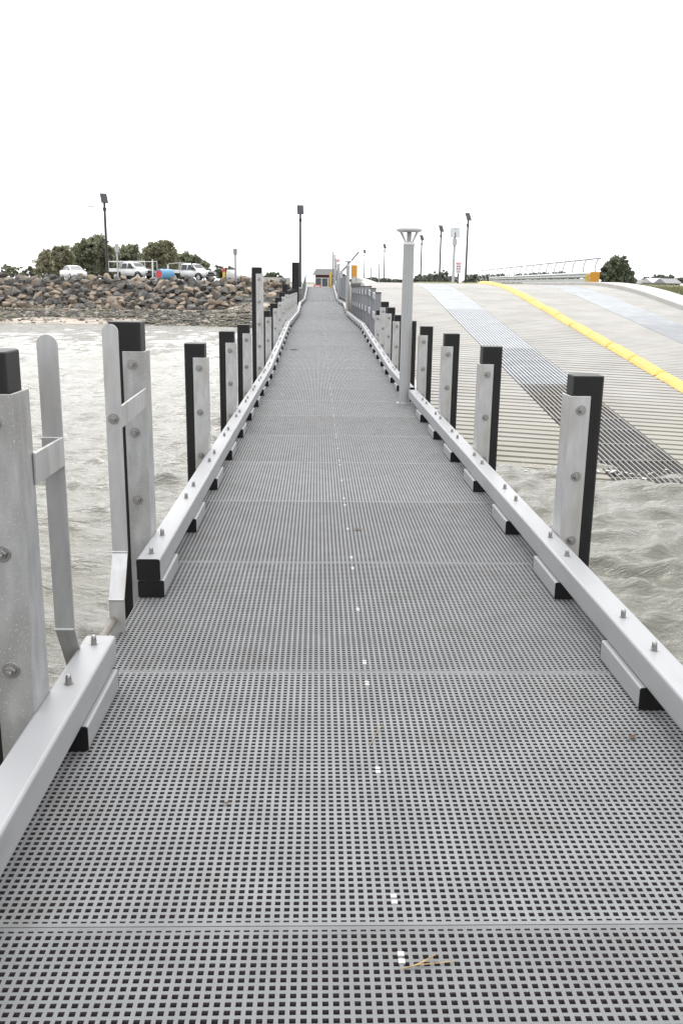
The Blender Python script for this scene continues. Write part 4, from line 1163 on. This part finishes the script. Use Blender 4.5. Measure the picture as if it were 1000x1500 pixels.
# slim poles
def slim(px, py0, py1, Y, r, m, label, topm=None, toph=0, k=2.2):
    a = at(px, py1, Y); c = at(px, py0, Y); g = min(a.z, lz(a.x, a.y))
    root = empty('marker_pole', (a.x, a.y, g)); tag(root, label, 'pole')
    q = MB(); q.tube((0, 0, 0), (0, 0, c.z-g-toph), r, n=10); q.build('pole', m, root)
    if toph: q = MB(); q.tube((0, 0, c.z-g-toph+.001), (0, 0, c.z-g), r*k, n=10); q.build('pole_top', topm, root)
slim(173, 357, 409, 97, .09, POLEG, 'white pole with a thick square top, right of the left lamp pole', POLEG, .8)
slim(345, 364, 411, 97, .09, GREYF, 'thin pale pole with a thick top, right of the yellow marker post', GREYF, .6)
slim(224, 380, 409, 95, .07, WHITE, 'short white stake just left of the blue drum')
slim(246, 387, 409, 97, .06, WHITE, 'short white stake behind the blue drum')
slim(543, 391, 412, 110, .06, GREYF, 'very thin pale pole beyond the white retaining wall, left one')
slim(555, 386, 412, 110, .08, GREYF, 'very thin pale pole beyond the white retaining wall, right one')
slim(487.5, 368, 420, 90, .07, GREYF, 'thin grey mast beside the white sign at the jetty head')
slim(328, 393, 411, 93, .12, YEL, 'yellow marker post with a red top, above the rocks', RED, .3, 1.25)
slim(483.7, 398.5, 421, 100, .13, YEL, 'yellow bollard in front of the shelter doors', YEL, .0)

# ---- guardrail and bike fence at the ramp crest
A = at(866, 417, 55); B = at(716, 415.5, 104)
gr = empty('guardrail', (A.x, A.y, 0)); tag(gr, 'steel guardrail along the ramp crest ending in a yellow board', 'guardrail')
d = (B-A); L = Vector((d.x, d.y, 0)).length; u = Vector((d.x, d.y, 0)).normalized(); nrm = Vector((-u.y, u.x, 0))
def gpt(t, off, z): q = u*(L*t)+nrm*off; return (q.x, q.y, A.z+(B.z-A.z)*t+z)
wb = MB(); sec = [(0, .42), (.06, .47), (.06, .53), (.0, .58), (.06, .63), (.06, .69), (0, .74), (-.012, .74), (.045, .685), (.045, .635), (-.015, .58), (.045, .525), (.045, .475), (-.012, .42)]
n = len(sec); vs = []
for t in (0, .5, 1):
    for o_, z in sec: vs.append(gpt(t, o_, z))
fs = []
for k in range(2):
    for i in range(n): fs.append((k*n+i, k*n+(i+1) % n, (k+1)*n+(i+1) % n, (k+1)*n+i))
wb.add(vs, fs); wb.build('w_beam', GALV, gr)
wb = MB()
vs = [gpt(t, o_, z) for t in (0, 1) for o_, z in ((-.02, .14), (.04, .14), (.04, .36), (-.02, .36))]
wb.add(vs, [(0, 1, 5, 4), (1, 2, 6, 5), (2, 3, 7, 6), (3, 0, 4, 7), (3, 2, 1, 0), (4, 5, 6, 7)]); wb.build('lower_rail', GALV, gr)
for i in range(21):
    q = MB(); p = Vector(gpt(i/20, -.09, 0)); q.box(p.x-.06, p.x+.06, p.y-.05, p.y+.05, p.z-.3, p.z+.74); q.build('rail_post', GALV, gr)
q = MB(); c0 = at(863, 415, 54.8); c1 = at(878, 398, 54.8)
q.box(c0.x-A.x, c1.x-A.x, -.25, -.21, c0.z, c1.z); q.build('end_board', ORANGE, gr, .02)
q = MB(); q.box(c0.x-A.x-.25, c0.x-A.x-.005, -.22, -.10, c0.z+.08, c1.z-.12); q.build('end_terminal', YEL, gr, .03)
A2 = at(869, 417, 58); B2 = at(700, 415, 118)
bf = empty('bike_fence', (A2.x, A2.y, 0)); tag(bf, 'thin wire fence with leaning posts and a single top rail behind the guardrail', 'fence')
n = 20; tops = []
for i in range(n):
    t = i/(n-1); p = (B2-A2)*t; z = A2.z+(B2.z-A2.z)*t; h = 1.60
    ps = [Vector((p.x-.28, p.y, z-.2)), Vector((p.x-.10, p.y, z+.55)), Vector((p.x+.0, p.y, z+.95)), Vector((p.x-.04, p.y, z+1.35)), Vector((p.x-.12, p.y, z+h))]
    ps = [Vector((p.x-(q.x-p.x)*1.6, q.y, q.z)) for q in ps]
    m_ = MB()
    for a, b in zip(ps, ps[1:]): m_.tube(a, b, .042, n=7)
    m_.build('fence_post', GALV, bf); tops.append(ps[-1])
m_ = MB(); e = tops[0]+(tops[0]-tops[1]).normalized()*.5
for a, b in zip([e]+tops, tops): m_.tube(a, b, .045, n=6)
m_.build('top_rail', GREYF, bf)
m_ = MB()
for zz in (.45, .8, 1.1, 1.35):
    for a, b in zip(tops, tops[1:]): m_.tube(a-Vector((0, 0, 1.6-zz)), b-Vector((0, 0, 1.6-zz)), .006, n=4)
m_.build('fence_wires', GALV, bf)

# ---- shelter at the head of the jetty
SY = 128
a = at(461, 421, SY); c = at(490.5, 394, SY); GZ = 1.45
sh = empty('shelter', ((a.x+c.x)/2, SY, GZ)); tag(sh, 'small kiosk shelter with dark roof and dark doors at the jetty end', 'shelter')
W = (c.x-a.x)/2; Ht = c.z-GZ
q = MB(); q.box(-W+.05, W-.05, .35, 2.2, 0, Ht*.74); q.build('wall', BRICK, sh)
q = MB(); q.add([(-W-.35, -.25, Ht*.70), (W+.25, -.25, Ht*.70), (W+.25, 1.3, Ht*1.02), (-W+.12, 1.3, Ht*1.02), (W+.25, 2.8, Ht*.70), (-W-.35, 2.8, Ht*.70)], [(0, 1, 2, 3), (3, 2, 4, 5), (1, 4, 2), (0, 3, 5), (0, 5, 4, 1)]); q.build('roof', ROOFM, sh)
q = MB(); q.box(-W+.1, W, .27, .3495, Ht*.56, Ht*.70); q.build('brick_band', BRICK, sh)
q = MB(); q.box(-W, W, .2, .3495, Ht*.52, Ht*.555); q.build('lintel', WHITE, sh)
for x in np.linspace(-W+.05, W-.05, 4):
    q = MB(); q.box(x-.055, x+.055, .18, .1995+.1, 0, Ht*.519); q.build('post', WHITE, sh)
xs_ = np.linspace(-W+.05, W-.05, 4)
for i in range(3):
    q = MB(); q.box(xs_[i]+.06, xs_[i+1]-.06, .30, .349, .03, Ht*.515); d = q.build('door', DOORM, sh)
    q = MB(); q.tube((xs_[i+1]-.2, .30, 1.0), (xs_[i+1]-.2, .25, 1.0), .04, n=8); q.build('handle', GALV, d)
q = MB(); p = at(460, 419, 118); q.box(-.45, .45, -.2, .2, 0, .38); q.box(-.30, .30, -.21, -.201, .12, .26, 1); o = q.build('red_box', [RED, WHITE], None, .02); o.location = (p.x+.4, 118, 1.55); tag(o, 'low red box on the ground left of the shelter doors', 'box')
# threshold strip
q = MB(); q.box(XL, XR, 81.0, 81.25, 1.56, 1.635); o = q.build('threshold_strip', mat('red_threshold', (.42, .13, .11), .7)); tag(o, 'dull red threshold strip across the top end of the deck', 'strip')
# jetty head slab
q = MB(); q.box(-3.2, 3.4, 81.26, 127, 1.2, 1.60); o = q.build('path', CONC); tag(o, kind='structure')
# concrete wall left of the far piles
a = at(366, 411, 92); c = at(425, 406.5, 92)
q = MB(); q.box(a.x, c.x, 92, 92.4, a.z-.6, c.z); o = q.build('low_wall', CONC, None, .02); tag(o, 'low pale concrete wall along the top of the rocks behind the tall left pile', 'wall')

# ---- houses far right
def house(px0, px1, py_e, py_b, Y, label, wallm, roofm):
    a = at(px0, py_b, Y); c = at(px1, py_e, Y); w = (c.x-a.x)/2; h = c.z-a.z
    root = empty('distant_house', ((a.x+c.x)/2, Y, a.z-1)); tag(root, label, 'house')
    q = MB(); q.box(-w, w, 0, 8, 0, h+1); q.build('wall', wallm, root)
    q = MB(); q.prism([(-.5, h+1.001), (8.5, h+1.001), (4, h+2.2)], 0, -w-.4, w+.4); q.build('roof', roofm, root)
    for x in (-.5, .35): q = MB(); q.box(x*w, x*w+w*.25, -.04, -.001, 1+h*.35, 1+h*.8); q.build('window', GLASS, root)
HW = mat('house_wall', (.42, .41, .38), .8); HR1 = mat('house_roof_pale', (.52, .52, .52), .7); HR2 = mat('house_roof_grey', (.25, .25, .26), .7)
house(955, 974, 414, 418, 240, 'far low house with a pale roof under the tall tree', HW, HR1)
house(976, 996, 415, 419, 225, 'far low house with a grey roof by the right photo edge', HW, HR2)
house(931, 953, 415.5, 419, 260, 'far grey shed just right of the dark bush', HW, HR2)

# ================================================================== litter on the deck
def straw(pts, r, label, cat='twig', m=None):
    q = MB()
    for a, b in zip(pts, pts[1:]): q.tube(a, b, r, r*.6, n=6)
    o = q.build('straw_twig' if cat == 'twig' else 'dry_leaf', m or TWIG); tag(o, label, cat); return o
q = MB(); P = [(.225, 1.915), (.262, 1.928), (.305, 1.955)]
o = straw([(.222, 1.912, .006), (.262, 1.924, .008), (.312, 1.956, .012)], .0022, 'brown straw twig lying by the lowest white clips')
q = MB(); q.tube((.262, 1.9245, .0065), (.355, 1.937, .006), .0014, n=5); q.build('stem', TWIG, o); q = MB(); q.tube((.242, 1.919, .005), (.292, 1.938, .011), .0018, n=5); q.build('stem', TWIG, o)
straw([(.205, 3.05, .004), (.235, 3.14, .006), (.262, 3.21, .005)], .0014, 'thin pale straw lying in mid deck, above the middle clips')
def leaf(x, y, z, a, s, label):
    q = MB(); n = 8; vs = []
    for i in range(n+1):
        t = i/n; w = math.sin(PI*t)*.22*s
        for e in (-1, 0, 1): vs.append(((t-.5)*s, e*w, .006+abs(e)*.25*w+.3*s*(t-.5)**2))
    fs = []
    for i in range(n):
        for k in (0, 1): a0 = i*3+k; fs.append((a0, a0+1, a0+4, a0+3))
    q.add(vs, fs, 0, True); o = q.build('dry_leaf', LEAFD); o.location = (x, y, z); o.rotation_euler = (0, 0, a); tag(o, label, 'leaf')
leaf(1.205, 3.11, .001, .7, .045, 'brown curled leaf by the lowest right spacer block')
leaf(.87, 2.88, .001, 2.2, .02, 'tiny tan leaf fragment on the right half of the deck')
leaf(-.285, 2.66, .001, .2, .028, 'small brown leaf on the left half of the near deck')
leaf(.292, 6.13, .001, .05, .07, 'dark flat scrap on the deck beyond the ladder')
leaf(-.55, 22.1, dz(22.1)+.003, .1, .22, 'dark curled weed scrap on the left of the first slope')

# ================================================================== light
W = bpy.data.worlds.new('World'); S.world = W; W.use_nodes = True
nt = W.node_tree; bg = nt.nodes['Background']; L = nt.links
SUN_EL, SUN_AZ = math.radians(50), math.radians(-12)     # azimuth measured from +Y towards +X
sky = nt.nodes.new('ShaderNodeTexSky'); sky.sky_type = 'NISHITA'; sky.sun_disc = False; sky.sun_elevation = SUN_EL; sky.sun_rotation = SUN_AZ
hs = nt.nodes.new('ShaderNodeHueSaturation'); hs.inputs['Saturation'].default_value = .12; L.new(sky.outputs[0], hs.inputs['Color'])
# a closed cloud deck: nearly even white with soft broad unevenness
tc = nt.nodes.new('ShaderNodeTexCoord'); cn = nt.nodes.new('ShaderNodeTexNoise'); cn.inputs['Scale'].default_value = 1.6; cn.inputs['Detail'].default_value = 4; L.new(tc.outputs['Generated'], cn.inputs['Vector'])
cr_ = nt.nodes.new('ShaderNodeValToRGB'); cr_.color_ramp.elements[0].position = .3; cr_.color_ramp.elements[1].position = .7
cr_.color_ramp.elements[0].color = (9.2, 9.3, 9.5, 1); cr_.color_ramp.elements[1].color = (10.6, 10.6, 10.6, 1); L.new(cn.outputs[0], cr_.inputs[0])
sx = nt.nodes.new('ShaderNodeSeparateXYZ'); L.new(tc.outputs['Generated'], sx.inputs[0])
gr_ = nt.nodes.new('ShaderNodeMapRange'); gr_.inputs['From Min'].default_value = 0; gr_.inputs['From Max'].default_value = 1; gr_.inputs['To Min'].default_value = .56; gr_.inputs['To Max'].default_value = 1.25
L.new(sx.outputs['Z'], gr_.inputs['Value'])
cm_ = nt.nodes.new('ShaderNodeVectorMath'); cm_.operation = 'SCALE'; L.new(cr_.outputs[0], cm_.inputs[0]); L.new(gr_.outputs[0], cm_.inputs['Scale'])
mx = nt.nodes.new('ShaderNodeMix'); mx.data_type = 'RGBA'; mx.inputs['Factor'].default_value = .8; L.new(hs.outputs[0], mx.inputs['A']); L.new(cm_.outputs[0], mx.inputs['B'])
L.new(mx.outputs['Result'], bg.inputs['Color']); bg.inputs['Strength'].default_value = .15
sl = bpy.data.lights.new('sun', 'SUN'); sl.energy = .9; sl.angle = math.radians(40); sl.color = (1, .97, .93)
so = bpy.data.objects.new('sun', sl); COL.objects.link(so)
d = Vector((math.sin(SUN_AZ)*math.cos(SUN_EL), math.cos(SUN_AZ)*math.cos(SUN_EL), math.sin(SUN_EL)))
so.rotation_euler = d.to_track_quat('Z', 'Y').to_euler(); so.location = (0, 0, 30)
S.view_settings.view_transform = 'Standard'; S.view_settings.look = 'None'; S.view_settings.exposure = .90; S.view_settings.gamma = 1
S.view_settings.use_curve_mapping = False
